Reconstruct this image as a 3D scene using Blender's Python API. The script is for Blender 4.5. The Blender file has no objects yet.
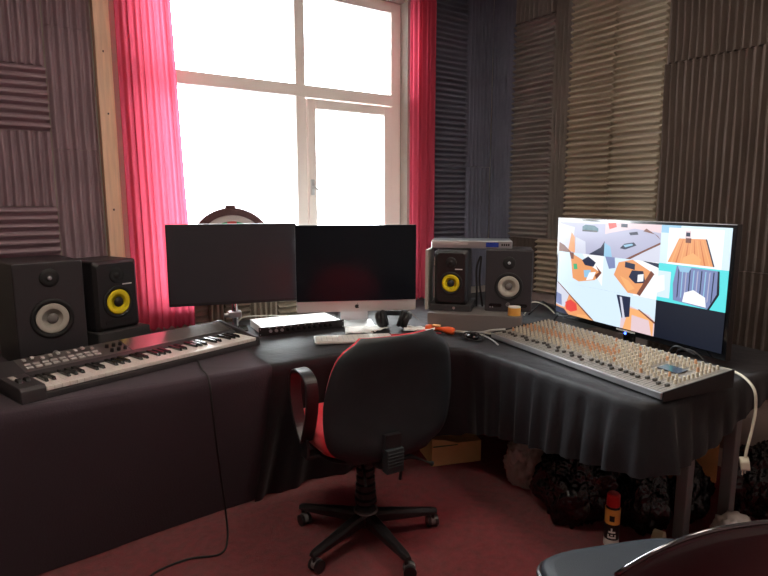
import bpy, bmesh, math, random
from math import sin, cos, pi, radians, sqrt
from mathutils import Vector, Matrix, Euler, noise
random.seed(7)
sc = bpy.context.scene
COL = sc.collection

# ------------------------------------------------------------------ helpers
def lin(c):
    return tuple((x/12.92 if x <= .04045 else ((x+.055)/1.055)**2.4) for x in c)

def rgb(r, g, b):
    return lin((r/255, g/255, b/255)) + (1,)

MATS = {}
def mat(name, col, rough=.6, metal=0., bump=0., bscale=60., var=0., vscale=8., sheen=0., coat=0., spec=.5, detail=4., aniso=None):
    m = bpy.data.materials.new(name); m.use_nodes = True
    nt = m.node_tree; b = nt.nodes['Principled BSDF']
    b.inputs['Base Color'].default_value = col
    b.inputs['Roughness'].default_value = rough
    b.inputs['Metallic'].default_value = metal
    b.inputs['Specular IOR Level'].default_value = spec
    if sheen: b.inputs['Sheen Weight'].default_value = sheen; b.inputs['Sheen Roughness'].default_value = .4
    if coat: b.inputs['Coat Weight'].default_value = coat
    tc = nt.nodes.new('ShaderNodeTexCoord')
    if bump or var:
        mp = nt.nodes.new('ShaderNodeMapping'); nt.links.new(tc.outputs['Object'], mp.inputs[0])
        if aniso: mp.inputs['Scale'].default_value = aniso
    if bump:
        n = nt.nodes.new('ShaderNodeTexNoise'); n.inputs['Scale'].default_value = bscale; n.inputs['Detail'].default_value = detail
        nt.links.new(mp.outputs[0], n.inputs['Vector'])
        bp = nt.nodes.new('ShaderNodeBump'); bp.inputs['Strength'].default_value = bump; bp.inputs['Distance'].default_value = .01
        nt.links.new(n.outputs['Fac'], bp.inputs['Height']); nt.links.new(bp.outputs[0], b.inputs['Normal'])
    if var:
        n2 = nt.nodes.new('ShaderNodeTexNoise'); n2.inputs['Scale'].default_value = vscale; n2.inputs['Detail'].default_value = 5
        nt.links.new(mp.outputs[0], n2.inputs['Vector'])
        cr = nt.nodes.new('ShaderNodeValToRGB')
        cr.color_ramp.elements[0].position = .3; cr.color_ramp.elements[1].position = .7
        cr.color_ramp.elements[0].color = tuple(c*(1-var) for c in col[:3]) + (1,)
        cr.color_ramp.elements[1].color = tuple(min(1, c*(1+var)) for c in col[:3]) + (1,)
        nt.links.new(n2.outputs['Fac'], cr.inputs[0]); nt.links.new(cr.outputs[0], b.inputs['Base Color'])
    MATS[name] = m
    return m

def emis(name, col, s):
    m = bpy.data.materials.new(name); m.use_nodes = True
    b = m.node_tree.nodes['Principled BSDF']
    b.inputs['Base Color'].default_value = (0.01, .01, .01, 1); b.inputs['Roughness'].default_value = .35; b.inputs['Specular IOR Level'].default_value = .25
    b.inputs['Emission Color'].default_value = col; b.inputs['Emission Strength'].default_value = s
    return m

def obj(name, bm, m, parent=None, smooth=False, bevel=0., mw=None, segs=2):
    me = bpy.data.meshes.new(name)
    bmesh.ops.recalc_face_normals(bm, faces=bm.faces)
    bm.to_mesh(me); bm.free()
    ms = m if isinstance(m, (list, tuple)) else [m]
    for x in ms: me.materials.append(x)
    if smooth:
        for p in me.polygons: p.use_smooth = True
    o = bpy.data.objects.new(name, me); COL.objects.link(o)
    if parent: o.parent = parent
    if mw is not None: o.matrix_world = mw
    if bevel:
        b = o.modifiers.new('bevel', 'BEVEL'); b.width = bevel; b.segments = segs; b.limit_method = 'ANGLE'; b.angle_limit = radians(40)
    return o

def tag(o, label, cat, group=None, kind=None):
    if label: o['label'] = label
    if cat: o['category'] = cat
    if group: o['group'] = group
    if kind: o['kind'] = kind
    return o

def thing(name, label, cat, loc=(0, 0, 0), rot=0, group=None):
    o = bpy.data.objects.new(name, None); COL.objects.link(o)
    o.empty_display_size = .1
    o.location = loc
    o.rotation_euler = (0, 0, rot) if not isinstance(rot, tuple) else rot
    return tag(o, label, cat, group)

def struct(name, bm, m, **k):
    o = obj(name, bm, m, **k); o['kind'] = 'structure'; return o

def dup(o, parent=None):
    c = o.copy(); COL.objects.link(c)
    if parent: c.parent = parent
    for ch in list(o.children): dup(ch, c)
    return c

B = bmesh.new
def mtx(loc=(0, 0, 0), rot=(0, 0, 0)):
    return Matrix.Translation(loc) @ Euler(rot).to_matrix().to_4x4()

def box(bm, x0, x1, y0, y1, z0, z1, M=None, mi=0):
    vs = [bm.verts.new((x, y, z)) for x in (x0, x1) for y in (y0, y1) for z in (z0, z1)]
    if M is not None:
        for v in vs: v.co = M @ v.co
    for f in ((0, 1, 3, 2), (4, 6, 7, 5), (0, 4, 5, 1), (2, 3, 7, 6), (0, 2, 6, 4), (1, 5, 7, 3)):
        fc = bm.faces.new([vs[i] for i in f]); fc.material_index = mi
    return vs

def lathe(bm, prof, seg=24, M=None, mi=0, axis='Z'):
    """prof: (r, z) list; closed by poles where r is 0"""
    rings = []
    for r, z in prof:
        if r < 1e-6:
            rings.append([bm.verts.new((0, 0, z))])
        else:
            rings.append([bm.verts.new((r*cos(2*pi*i/seg), r*sin(2*pi*i/seg), z)) for i in range(seg)])
    R = Matrix.Identity(4)
    if axis == 'Y': R = Matrix.Rotation(radians(90), 4, 'X')       # +Z -> -Y
    if axis == 'X': R = Matrix.Rotation(radians(90), 4, 'Y')
    T = (M if M is not None else Matrix.Identity(4)) @ R
    for rg in rings:
        for v in rg: v.co = T @ v.co
    for a, b in zip(rings, rings[1:]):
        for i in range(seg):
            j = (i+1) % seg
            if len(a) == 1 and len(b) == 1: continue
            if len(a) == 1: f = bm.faces.new((a[0], b[i], b[j]))
            elif len(b) == 1: f = bm.faces.new((a[i], a[j], b[0]))
            else: f = bm.faces.new((a[i], a[j], b[j], b[i]))
            f.material_index = mi
    for rg in (rings[0], rings[-1]):
        if len(rg) > 1:
            try: bm.faces.new(rg).material_index = mi
            except ValueError: pass

def cyl(bm, p0, p1, r0, r1=None, seg=16, M=None, mi=0):
    p0 = Vector(p0); p1 = Vector(p1); r1 = r0 if r1 is None else r1
    d = p1-p0; q = d.to_track_quat('Z', 'Y').to_matrix().to_4x4()
    T = Matrix.Translation(p0) @ q
    if M is not None: T = M @ T
    lathe(bm, [(r0, 0), (r1, d.length)], seg, T, mi)

def smoothpts(pts, n=6):
    P = [Vector(p) for p in pts]
    if len(P) < 3: return P
    out = []
    Q = [P[0]*2-P[1]] + P + [P[-1]*2-P[-2]]
    for i in range(1, len(Q)-2):
        a, b, c, d = Q[i-1], Q[i], Q[i+1], Q[i+2]
        for k in range(n):
            t = k/n
            out.append(.5*((2*b)+(c-a)*t+(2*a-5*b+4*c-d)*t*t+(3*b-a-3*c+d)*t**3))
    out.append(P[-1]); return out

def tube(bm, pts, r, seg=8, M=None, smooth=6, mi=0, section=None):
    P = smoothpts(pts, smooth) if smooth else [Vector(p) for p in pts]
    if M is not None: P = [M @ p for p in P]
    rings = []; up = None
    for i, p in enumerate(P):
        t = (P[min(i+1, len(P)-1)]-P[max(i-1, 0)]).normalized()
        if up is None:
            up = Vector((0, 0, 1)) if abs(t.z) < .9 else Vector((1, 0, 0))
        n = (up-t*up.dot(t)).normalized(); up = n; b = t.cross(n)
        rr = r(i/(len(P)-1)) if callable(r) else r
        if section: rings.append([bm.verts.new(p+n*sx*rr+b*sy*rr) for sx, sy in section])
        else: rings.append([bm.verts.new(p+n*rr*cos(2*pi*k/seg)+b*rr*sin(2*pi*k/seg)) for k in range(seg)])
    for a, c in zip(rings, rings[1:]):
        s = len(a)
        for k in range(s):
            bm.faces.new((a[k], a[(k+1) % s], c[(k+1) % s], c[k])).material_index = mi
    bm.faces.new(rings[0]); bm.faces.new(rings[-1])

def prism(bm, poly, h0, h1, M=None, mi=0):
    """poly in local XY extruded h0..h1 along Z, then M"""
    a = [bm.verts.new((x, y, h0)) for x, y in poly]; b = [bm.verts.new((x, y, h1)) for x, y in poly]
    if M is not None:
        for v in a+b: v.co = M @ v.co
    n = len(poly)
    bm.faces.new(a[::-1]).material_index = mi; bm.faces.new(b).material_index = mi
    for i in range(n): bm.faces.new((a[i], a[(i+1) % n], b[(i+1) % n], b[i])).material_index = mi

def rrect(w, h, r, n=5, cx=0, cy=0):
    out = []
    for k, (sx, sy) in enumerate(((1, 1), (-1, 1), (-1, -1), (1, -1))):
        for i in range(n+1):
            a = pi/2*k+pi/2*i/n
            out.append((cx+sx*(w/2-r)+r*cos(a), cy+sy*(h/2-r)+r*sin(a)))
    return out

UPR = Matrix(((1, 0, 0, 0), (0, 0, -1, 0), (0, 1, 0, 0), (0, 0, 0, 1)))   # XY polygon stood up: x, z ; extrude 0..h goes to -y

# ------------------------------------------------------------------ materials
foam_l = mat('foam_hazed', rgb(172, 150, 158), .95, bump=.5, bscale=220, var=.1, vscale=5, spec=.15)  # left wall foam: pale purplish haze mixed into the colour
foam_m = mat('foam', rgb(132, 122, 116), .95, bump=.5, bscale=220, var=.1, vscale=5, spec=.15)
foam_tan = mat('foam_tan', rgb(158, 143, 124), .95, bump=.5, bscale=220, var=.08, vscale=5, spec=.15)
foam_dark = mat('foam_brown', rgb(92, 80, 74), .95, bump=.5, bscale=220, var=.1, vscale=5, spec=.15)
foam_blue = mat('foam_blue_grey', rgb(112, 112, 126), .95, bump=.5, bscale=220, var=.1, vscale=5, spec=.15)
wall_m = mat('painted_plaster', rgb(176, 168, 158), .8, bump=.12, bscale=90, var=.05, vscale=3)
wall_side = mat('side_wall_paint', rgb(150, 132, 126), .85, bump=.12, bscale=90, var=.05, vscale=3)
ceil_m = mat('ceiling_paint', rgb(205, 200, 192), .9, bump=.1, bscale=60)
carpet = mat('carpet', rgb(134, 28, 40), .97, bump=.9, bscale=420, var=.28, vscale=26, sheen=.25, spec=.1)
pine = mat('pine', rgb(244, 208, 176), .55, bump=.1, bscale=30, var=.12, vscale=6, aniso=(12, 12, .8))
frame_m = mat('window_paint', rgb(250, 240, 232), .35)
black_pl = mat('black_plastic', rgb(30, 29, 31), .42, bump=.06, bscale=400)
black_gl = mat('black_gloss', rgb(16, 16, 18), .14, coat=.3)
spk_m = mat('speaker_black', rgb(46, 43, 47), .5, bump=.1, bscale=500)
dark_rub = mat('dark_rubber', rgb(24, 24, 25), .6)
pad_m = mat('isolation_foam', rgb(58, 56, 58), .9, bump=.4, bscale=300)
yellow = mat('yellow_cone', rgb(238, 214, 30), .4)
cone_w = mat('pale_cone', rgb(176, 170, 160), .5)
silver = mat('silver', rgb(196, 196, 198), .28, metal=.9)
alu = mat('aluminium', rgb(208, 208, 206), .38, metal=.55)
whiteish = mat('white_plastic', rgb(228, 226, 220), .35)
chrome = mat('chrome', rgb(220, 220, 222), .12, metal=1.)
steel_leg = mat('grey_steel_paint', rgb(136, 138, 138), .5, metal=.3)
cloth = mat('black_cloth', rgb(27, 26, 31), .6, bump=.35, bscale=14, sheen=.12, detail=8, spec=.4)
cloth_l = mat('black_cloth_matt', rgb(72, 62, 70), .85, bump=.25, bscale=160, sheen=.2, spec=.2)  # black cloth lifted towards mauve, haze put into its colour
chair_bk = mat('chair_shell', rgb(36, 42, 46), .5, bump=.12, bscale=500, var=.12, vscale=12)
chair_red = mat('chair_red', rgb(214, 26, 44), .75, bump=.3, bscale=500, sheen=.3)
chair_pl = mat('chair_black', rgb(34, 31, 33), .3)
whitekey = mat('white_key', rgb(232, 224, 218), .3)
blackkey = mat('black_key', rgb(22, 21, 22), .25)
kb_body = mat('keyboard_body', rgb(60, 57, 59), .38, bump=.05, bscale=300)
kb_panel = mat('keyboard_panel', rgb(120, 114, 114), .32, metal=.6)
btn = mat('button_grey', rgb(186, 180, 178), .5)
mixer_m = mat('mixer_panel', rgb(150, 144, 136), .42, metal=.4, var=.08, vscale=20)
knob_m = mat('mixer_knob', rgb(196, 184, 164), .42)
knob_o = mat('mixer_knob_orange', rgb(196, 146, 108), .45)
knob_d = mat('mixer_knob_dark', rgb(70, 66, 62), .45)
wood = mat('desk_wood', rgb(96, 74, 58), .5, bump=.1, bscale=30, var=.15, aniso=(1, 8, 8))
card = mat('cardboard', rgb(236, 196, 134), .85, bump=.1, bscale=120, var=.06)
card_o = mat('cardboard_tan', rgb(228, 164, 104), .85, bump=.1, bscale=120, var=.06)
bag_m = mat('bin_bag', rgb(16, 16, 18), .27, bump=.6, bscale=16, detail=8, spec=.7)
bagw_m = mat('white_bag', rgb(206, 198, 192), .5, bump=.5, bscale=40)
cable_k = mat('cable_black', rgb(26, 24, 26), .5)
cable_w = mat('cable_white', rgb(214, 208, 190), .5)
cable_r = mat('cable_red', rgb(170, 30, 40), .5)
orange = mat('orange_plastic', rgb(238, 96, 40), .35)
paper = mat('paper', rgb(236, 234, 230), .8)
red_pl = mat('red_plastic', rgb(206, 34, 34), .35)
can_y = mat('can_yellow', rgb(240, 176, 84), .35, metal=.2)
dk_wood = mat('dartboard_rim', rgb(84, 50, 52), .5)
slab_m = mat('grey_slab', rgb(112, 106, 104), .6, bump=.1, bscale=100)
vinyl = mat('maroon_vinyl', rgb(52, 24, 30), .18, coat=.4)
seat_v = mat('slate_vinyl', rgb(52, 58, 66), .5, bump=.15, bscale=300)

def translucent(name, col, mix=.5):
    m = bpy.data.materials.new(name); m.use_nodes = True; nt = m.node_tree
    nt.nodes.clear()
    o = nt.nodes.new('ShaderNodeOutputMaterial'); mx = nt.nodes.new('ShaderNodeMixShader')
    d = nt.nodes.new('ShaderNodeBsdfDiffuse'); t = nt.nodes.new('ShaderNodeBsdfTranslucent')
    d.inputs[0].default_value = col; t.inputs[0].default_value = col; mx.inputs[0].default_value = mix
    nt.links.new(d.outputs[0], mx.inputs[1]); nt.links.new(t.outputs[0], mx.inputs[2]); nt.links.new(mx.outputs[0], o.inputs[0])
    return m
curt_m = translucent('curtain_red', rgb(208, 84, 106), .55)

def glassmat():
    m = bpy.data.materials.new('window_glass'); m.use_nodes = True; nt = m.node_tree; nt.nodes.clear()
    o = nt.nodes.new('ShaderNodeOutputMaterial'); mx = nt.nodes.new('ShaderNodeMixShader')
    t = nt.nodes.new('ShaderNodeBsdfTransparent'); g = nt.nodes.new('ShaderNodeBsdfGlossy'); fr = nt.nodes.new('ShaderNodeFresnel')
    t.inputs[0].default_value = (.96, .98, .97, 1); g.inputs['Roughness'].default_value = .02; fr.inputs[0].default_value = 1.45
    nt.links.new(fr.outputs[0], mx.inputs[0]); nt.links.new(t.outputs[0], mx.inputs[1]); nt.links.new(g.outputs[0], mx.inputs[2])
    nt.links.new(mx.outputs[0], o.inputs[0]); return m
glass_m = glassmat()

# ------------------------------------------------------------------ camera
H = 1.47
cam = bpy.data.cameras.new('camera'); cam.sensor_fit = 'HORIZONTAL'; cam.sensor_width = 36; cam.lens = 576/768*36
co = bpy.data.objects.new('camera', cam); COL.objects.link(co)
co.location = (0, 0, H); co.rotation_euler = (radians(90-8.7), 0, radians(-33.8)); cam.clip_start = .02
sc.camera = co

# ------------------------------------------------------------------ setting
YW, XW, XL, YB, ZC = 3.35, 3.26, -1.6, -1.7, 3.0
WX0, WX1, WZ0, WZ1 = .66, 2.44, .90, 2.80      # window opening
bm = B(); box(bm, XL-.2, XW+.2, YB-.2, YW+.3, -.1, 0); struct('floor', bm, carpet)
bm = B(); box(bm, XL-.2, XW+.2, YB-.2, YW+.3, ZC, ZC+.1); struct('ceiling', bm, ceil_m)
bm = B()
box(bm, XL-.2, WX0, YW, YW+.28, 0, ZC); box(bm, WX1, XW+.2, YW, YW+.28, 0, ZC)
box(bm, WX0, WX1, YW, YW+.28, 0, WZ0-.03); box(bm, WX0, WX1, YW, YW+.28, WZ1, ZC)
struct('wall_back', bm, wall_m)
bm = B(); box(bm, XW, XW+.2, YB-.2, YW, 0, ZC); struct('wall_right', bm, wall_side)
bm = B(); box(bm, XL-.2, XL, YB, YW, 0, ZC); struct('wall_left', bm, wall_side)
bm = B(); box(bm, XL-.2, XW, YB-.2, YB, 0, ZC); struct('wall_front', bm, wall_side)

# window
w = bpy.data.objects.new('window_1', None); COL.objects.link(w); w['kind'] = 'structure'; w.location = (0, YW+.12, 0)
def fr(name, *boxes, m=frame_m, b=.006):
    bm = B()
    for q in boxes: box(bm, *q)
    return obj(name, bm, m, w, bevel=b)
fy0, fy1 = -.035, .035
fr('window_frame', (WX0, WX0+.07, fy0, fy1, WZ0, WZ1), (WX1-.08, WX1, fy0, fy1, WZ0, WZ1), (WX0, WX1, fy0+.001, fy1, WZ0, WZ0+.06), (WX0, WX1, fy0+.001, fy1, WZ1-.07, WZ1))
fr('mullion', (1.63, 1.70, fy0-.006, fy1, WZ0+.05, WZ1-.06))
fr('transom', (WX0+.06, WX1-.07, fy0-.01, fy1, 2.115, 2.190))
s0, s1, t0, t1 = 1.705, 2.355, WZ0+.065, 2.108
sash = fr('window_sash', (s0, s0+.06, -.05, .02, t0, t1), (s1-.06, s1, -.05, .02, t0, t1), (s0+.06, s1-.06, -.05, .02, t0, t0+.06), (s0+.06, s1-.06, -.05, .02, t1-.06, t1))
bm = B(); box(bm, 1.715, 1.740, -.062, -.05, 1.50, 1.60); box(bm, 1.721, 1.734, -.085, -.062, 1.545, 1.56); tube(bm, [(1.727, -.085, 1.552), (1.745, -.09, 1.54), (1.785, -.09, 1.50)], .007, smooth=4)
h = obj('window_handle', bm, alu, sash, bevel=.002)
g4 = [(WX0+.07, 1.63, .0, .004, WZ0+.06, 2.115), (WX0+.07, 1.63, .0, .004, 2.19, WZ1-.07), (1.70, WX1-.08, 0, .004, 2.19, WZ1-.07), (s0+.06, s1-.06, -.01, -.006, t0+.06, t1-.06)]
for q in g4: fr('pane', q, m=glass_m, b=0)
bm = B(); box(bm, WX0+.005, WX1-.005, -.17, -.036, WZ0-.03, WZ0); obj('window_sill', bm, frame_m, w, bevel=.005)
# timber trim beside the window and skirting
bm = B(); box(bm, .478, .552, YW-.075, YW, .76, ZC)
struct('trim_1', bm, pine, bevel=.003)
t1_ = bpy.data.objects['trim_1']
bm = B()
for z in (2.20, 1.42, 1.9): cyl(bm, (.515+random.uniform(-.01, .01), YW-.0752, z), (.515, YW-.077, z), .005, seg=10)
obj('screw', bm, dk_wood, t1_)
bm = B(); box(bm, XL, XW, YW-.018, YW, 0, .1); struct('baseboard_back', bm, frame_m)
bm = B(); box(bm, XW-.018, XW, YB, YW-.018, 0, .1); struct('baseboard_right', bm, frame_m)

# ------------------------------------------------------------------ acoustic foam
def foam(wall, a0, a1, z0, z1, rib, label, m=foam_m, pitch=.038, depth=.036, tilt=0., sharp=False):
    if wall == 'right' and a1 < 1.96: sharp = True
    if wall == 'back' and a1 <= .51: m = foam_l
    if wall == 'back' and z1 < .9: m = foam_tan  # paler foam below the sill stands in for lamp light falling there
    """ribbed foam sheet. wall 'back': a is x, 'right': a is y. rib 'h' or 'v'"""
    bm = B()
    L, Hh = (a1-a0-.003), (z1-z0-.003)
    across, along = (Hh, L) if rib == 'h' else (L, Hh)
    n = max(1, round(across/pitch)); p = across/n
    prof = []
    for i in range(n):
        for f, c in (((0., .08), (.33, .14), (.44, .92), (.48, 1.), (.52, 1.), (.56, .92), (.67, .14)) if sharp else
                     ((0., .10), (.14, .12), (.36, .80), (.44, .97), (.52, 1.), (.60, .96), (.68, .78), (.88, .12))):
            prof.append(((i+f)*p, c))
    prof.append((across, .10))
    m_ = max(2, int(along/.07)); seed = random.uniform(0, 90)
    grid = []
    for j in range(m_+1):
        t = along*j/m_; row = []
        for (s, c) in prof:
            nz = noise.noise((s*3+seed, t*2.2, seed))
            s2 = s + .006*noise.noise((t*3, round(s/p)*.4, seed))*(0 if s in (0, across) else 1)
            row.append((t, s2, .004+c*depth*(1+.16*nz)))
        grid.append(row)
    def W(t, s, d):
        u, v = (t, s) if rib == 'h' else (s, t)
        u += tilt*(v-Hh/2)
        if wall == 'back': return Vector((a0+u, YW-d-.001, z0+v))
        return Vector((XW-d-.001, a0+u, z0+v))
    V = [[bm.verts.new(W(*q)) for q in r] for r in grid]
    for j in range(m_):
        for i in range(len(prof)-1): bm.faces.new((V[j][i], V[j+1][i], V[j+1][i+1], V[j][i+1]))
    # end caps and back
    def strip(row, vals):
        bk = [bm.verts.new(W(q[0], q[1], .0)) for q in vals]
        for i in range(len(row)-1): bm.faces.new((row[i], row[i+1], bk[i+1], bk[i]))
    strip(V[0], grid[0]); strip(V[-1], grid[-1])
    strip([r[0] for r in V], [r[0] for r in grid]); strip([r[-1] for r in V], [r[-1] for r in grid])
    o = obj('acoustic_foam_panel', bm, m)
    return tag(o, label, 'acoustic foam', 'ribbed acoustic foam panels on the walls')
P = 'ribbed grey foam panel, '
# left of window
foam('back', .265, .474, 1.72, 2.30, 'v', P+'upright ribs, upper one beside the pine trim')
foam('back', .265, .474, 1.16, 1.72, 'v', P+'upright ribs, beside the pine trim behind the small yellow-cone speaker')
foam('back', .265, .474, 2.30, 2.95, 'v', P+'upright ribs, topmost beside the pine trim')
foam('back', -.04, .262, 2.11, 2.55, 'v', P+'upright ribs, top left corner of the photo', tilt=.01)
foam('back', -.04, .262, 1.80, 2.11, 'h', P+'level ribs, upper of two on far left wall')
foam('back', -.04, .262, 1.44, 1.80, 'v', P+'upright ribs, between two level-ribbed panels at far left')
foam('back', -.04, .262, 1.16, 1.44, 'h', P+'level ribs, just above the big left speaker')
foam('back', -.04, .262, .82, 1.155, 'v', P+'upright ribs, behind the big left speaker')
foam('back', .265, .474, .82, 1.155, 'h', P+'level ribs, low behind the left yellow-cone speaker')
# under window
ux = [.80, .99, 1.09, 1.25, 1.43, 1.60, 1.78, 1.96, 2.14, 2.34]
words = ['beside the red curtain hem', 'narrow, next to the curtain-side panel', 'right behind the monitor post', 'right of the monitor post', 'between the two screens', 'behind left half of silver computer', 'behind middle of silver computer', 'behind right half of silver computer', 'near the right curtain']
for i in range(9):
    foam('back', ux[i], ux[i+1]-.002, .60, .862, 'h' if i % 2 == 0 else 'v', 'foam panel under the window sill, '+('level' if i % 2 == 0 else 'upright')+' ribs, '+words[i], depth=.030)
# right of window
foam('back', 2.575, 2.965, .98, 2.0, 'h', P+'level ribs, right of the red curtain, lower', foam_blue)
foam('back', 2.78, 2.965, .78, .977, 'v', 'low foam piece with upright ribs behind gap of the two right speakers', foam_blue)
foam('back', 2.575, 2.955, 2.0, 2.95, 'h', P+'level ribs, right of the red curtain, upper', foam_blue)
foam('back', 2.968, 3.215, .80, 1.72, 'v', P+'upright ribs, in the corner behind the right speakers', foam_blue)
foam('back', 2.958, 3.215, 1.72, 2.95, 'v', P+'upright ribs, high in the corner right of curtain', foam_blue)
# right wall
foam('right', 3.13, 3.345, .85, 2.95, 'v', 'dark blue-grey foam strip with upright ribs, right wall next to the corner', foam_blue)
foam('right', 2.765, 3.127, 1.20, 2.715, 'h', 'tall narrow foam column with level ribs, first from corner on right wall', foam_m)
foam('right', 2.765, 3.127, 2.718, 2.95, 'v', 'small foam piece with upright ribs above the narrow level-ribbed column', foam_m)
foam('right', 2.625, 2.762, 1.20, 2.95, 'v', 'narrow foam strip, upright ribs, between the two level-ribbed columns', foam_m, sharp=True)
foam('right', 2.86, 3.127, .80, 1.195, 'v', 'low foam panel with upright ribs right of the big right speaker', foam_dark)
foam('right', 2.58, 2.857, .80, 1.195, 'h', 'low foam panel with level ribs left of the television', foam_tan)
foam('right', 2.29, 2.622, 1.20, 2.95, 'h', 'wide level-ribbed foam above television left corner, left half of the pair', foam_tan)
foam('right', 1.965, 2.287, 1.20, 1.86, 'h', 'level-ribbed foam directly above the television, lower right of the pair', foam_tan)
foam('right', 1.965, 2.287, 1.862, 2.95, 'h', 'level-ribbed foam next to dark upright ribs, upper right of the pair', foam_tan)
foam('right', 1.25, 1.962, 1.10, 2.23, 'v', 'tall dark brown foam, upright ribs, above television right corner', foam_dark, pitch=.039, tilt=.012)
foam('right', 1.25, 1.962, 2.232, 2.95, 'v', 'dark brown foam, upright ribs, top right corner of photo', foam_dark, pitch=.039, tilt=.02)
foam('right', 1.25, 1.962, .45, 1.097, 'v', 'dark brown foam, upright ribs, low beside the television edge', foam_dark, pitch=.039)

# ------------------------------------------------------------------ curtains
def curtain(x0, x1, y, z0, z1, folds, amp, label, seed, gather=None):
    bm = B(); nu, nv = folds*10, 26
    V = []
    for j in range(nv+1):
        t = j/nv; z = z0+(z1-z0)*t; row = []
        for i in range(nu+1):
            s = i/nu
            xa, xb = gather(t) if gather else (x0, x1)
            ph = s*folds*2*pi
            x = xa+(xb-xa)*s + .006*sin(ph*.5+seed)
            yy = y + amp*(sin(ph+.7*sin(3*s+seed)+.3*t)*(.6+.4*noise.noise((s*5, t*1.5, seed))))*(.75+.25*t)
            zz = z
            if j == 0: zz += .006*sin(ph)
            row.append(bm.verts.new((x, yy, zz)))
        V.append(row)
    for j in range(nv):
        for i in range(nu): bm.faces.new((V[j][i], V[j][i+1], V[j+1][i+1], V[j+1][i]))
    o = obj('curtain', bm, curt_m, smooth=True)
    return tag(o, label, 'curtain', None)
curtain(0, 0, YW-.115, .775, 2.93, 9, .022, 'wide red curtain hanging at left side of window beside pine trim', 3., lambda t: (.568, .885-.06*max(0, t-.1)))
curtain(0, 0, YW-.115, .775, 2.93, 6, .020, 'narrow red curtain hanging at the right side of the window', 8., lambda t: (2.375, 2.59-.01*t))
bm = B(); cyl(bm, (.45, YW-.115, 2.95), (2.75, YW-.115, 2.95), .012, seg=12)
tag(obj('curtain_rail', bm, alu), 'thin metal curtain rail above the window', 'curtain rail')

# ------------------------------------------------------------------ desks
def desk(name, label, poly, legs, z=.735):
    t = thing(name, label, 'desk')
    bm = B(); prism(bm, poly, z-.028, z); obj('desk_top', bm, wood, t, bevel=.002)
    for (x, y) in legs:
        bm = B(); box(bm, x-.025, x+.025, y-.025, y+.025, 0, z-.028); obj('leg', bm, steel_leg, t, bevel=.004)
    return t
desk('work_desk', 'long cloth-covered desk standing under the window', [(-.9, 2.34), (1.30, 2.34), (1.84, 2.13), (2.0, 2.13), (2.5, 3.26), (-.9, 3.26)], [(-.8, 2.7), (-.8, 3.15), (1.3, 2.75), (1.3, 3.15), (2.1, 3.15)])
d2 = desk('side_desk', 'cloth-covered desk along the right wall, steel legs showing at its end', [(1.90, 1.15), (2.95, 1.08), (3.18, 3.26), (2.52, 3.26), (2.02, 2.13), (1.90, 2.1)], [(2.385, 1.22), (2.62, 1.15), (2.45, 3.0), (3.05, 3.0)])

def skirt(path, hem, fold, zt=.752, inner=None, nsub=.02, seed=0., name='tablecloth', m=cloth, label='', extra=None, taper=None):
    """hanging cloth along a desk edge: path of (x,y) points going with outward on the right-hand side"""
    pts = smoothpts([(p[0], p[1], 0) for p in path], 8)
    # resample
    L = [0]
    for a, b in zip(pts, pts[1:]): L.append(L[-1]+(b-a).length)
    n = int(L[-1]/nsub); S = []
    k = 0
    for i in range(n+1):
        s = L[-1]*i/n
        while k < len(L)-2 and L[k+1] < s: k += 1
        f = (s-L[k])/max(1e-6, L[k+1]-L[k]); S.append((s, pts[k].lerp(pts[k+1], min(1, f)), (pts[k+1]-pts[k]).normalized()))
    bm = B(); rows = []
    nv = 16
    for (s, p, t) in S:
        out = Vector((t.y, -t.x, 0))
        col = []
        off, hz = hem(s, L[-1])
        for (o, dz) in ((-.035, .0), (-.018, 0), (-.006, -.002), (.002, -.010)):
            q = p+out*o; col.append(bm.verts.new((q.x, q.y, zt+dz+.002*noise.noise((s*9, o*40, seed)))))
        for j in range(1, nv+1):
            v = j/nv
            zz = zt-.010-(zt-.010-hz)*v
            amp, fr_ = fold(s, L[-1])
            a = amp*(v**.8)*(sin(s*fr_+1.8*sin(s*2.3+seed)+.5*v)+.5*sin(s*fr_*1.9+seed*2+.9*v))
            a += amp*.8*v*noise.noise((s*4, v*2, seed))
            o = .004+off*(v**1.1)+a+abs(amp)*.9*v**.5
            q = p+out*o
            col.append(bm.verts.new((q.x, q.y, zz)))
        rows.append(col)
    for a, b in zip(rows, rows[1:]):
        for i in range(len(a)-1): bm.faces.new((a[i], a[i+1], b[i+1], b[i]))
    if inner:
        iv = [bm.verts.new((x, y, zt)) for x, y in inner]
        bm.faces.new([r[0] for r in rows] + iv)
    o = obj(name, bm, m, smooth=True)
    for f in o.data.polygons:
        if len(f.vertices) > 4: f.use_smooth = False
    return tag(o, label, 'tablecloth')

# matt smooth cloth, left
skirt([(-.75, 2.285), (.2, 2.295), (.965, 2.31)], lambda s, L: (-.155-.115*(s/L)+.0, .004), lambda s, L: (.004, 9), seed=1., m=cloth_l, zt=.7515,
      inner=[(.965, 3.285), (-.75, 3.285)], label='plain matt black cloth hanging to the floor at left under the piano keyboard')
# folded cloth, centre
skirt([(.95, 2.302), (1.15, 2.31), (1.30, 2.30), (1.50, 2.235), (1.62, 2.19)], lambda s, L: (-.27-.16*(s/L)**2, .004+.07*max(0, s/L-.6)), lambda s, L: (.018, 34), seed=2.3, zt=.755,
      inner=[(2.02, 2.6), (2.30, 3.285), (.95, 3.285)], label='black cloth with long folds reaching the floor, hanging behind the swivel chair')
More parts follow.
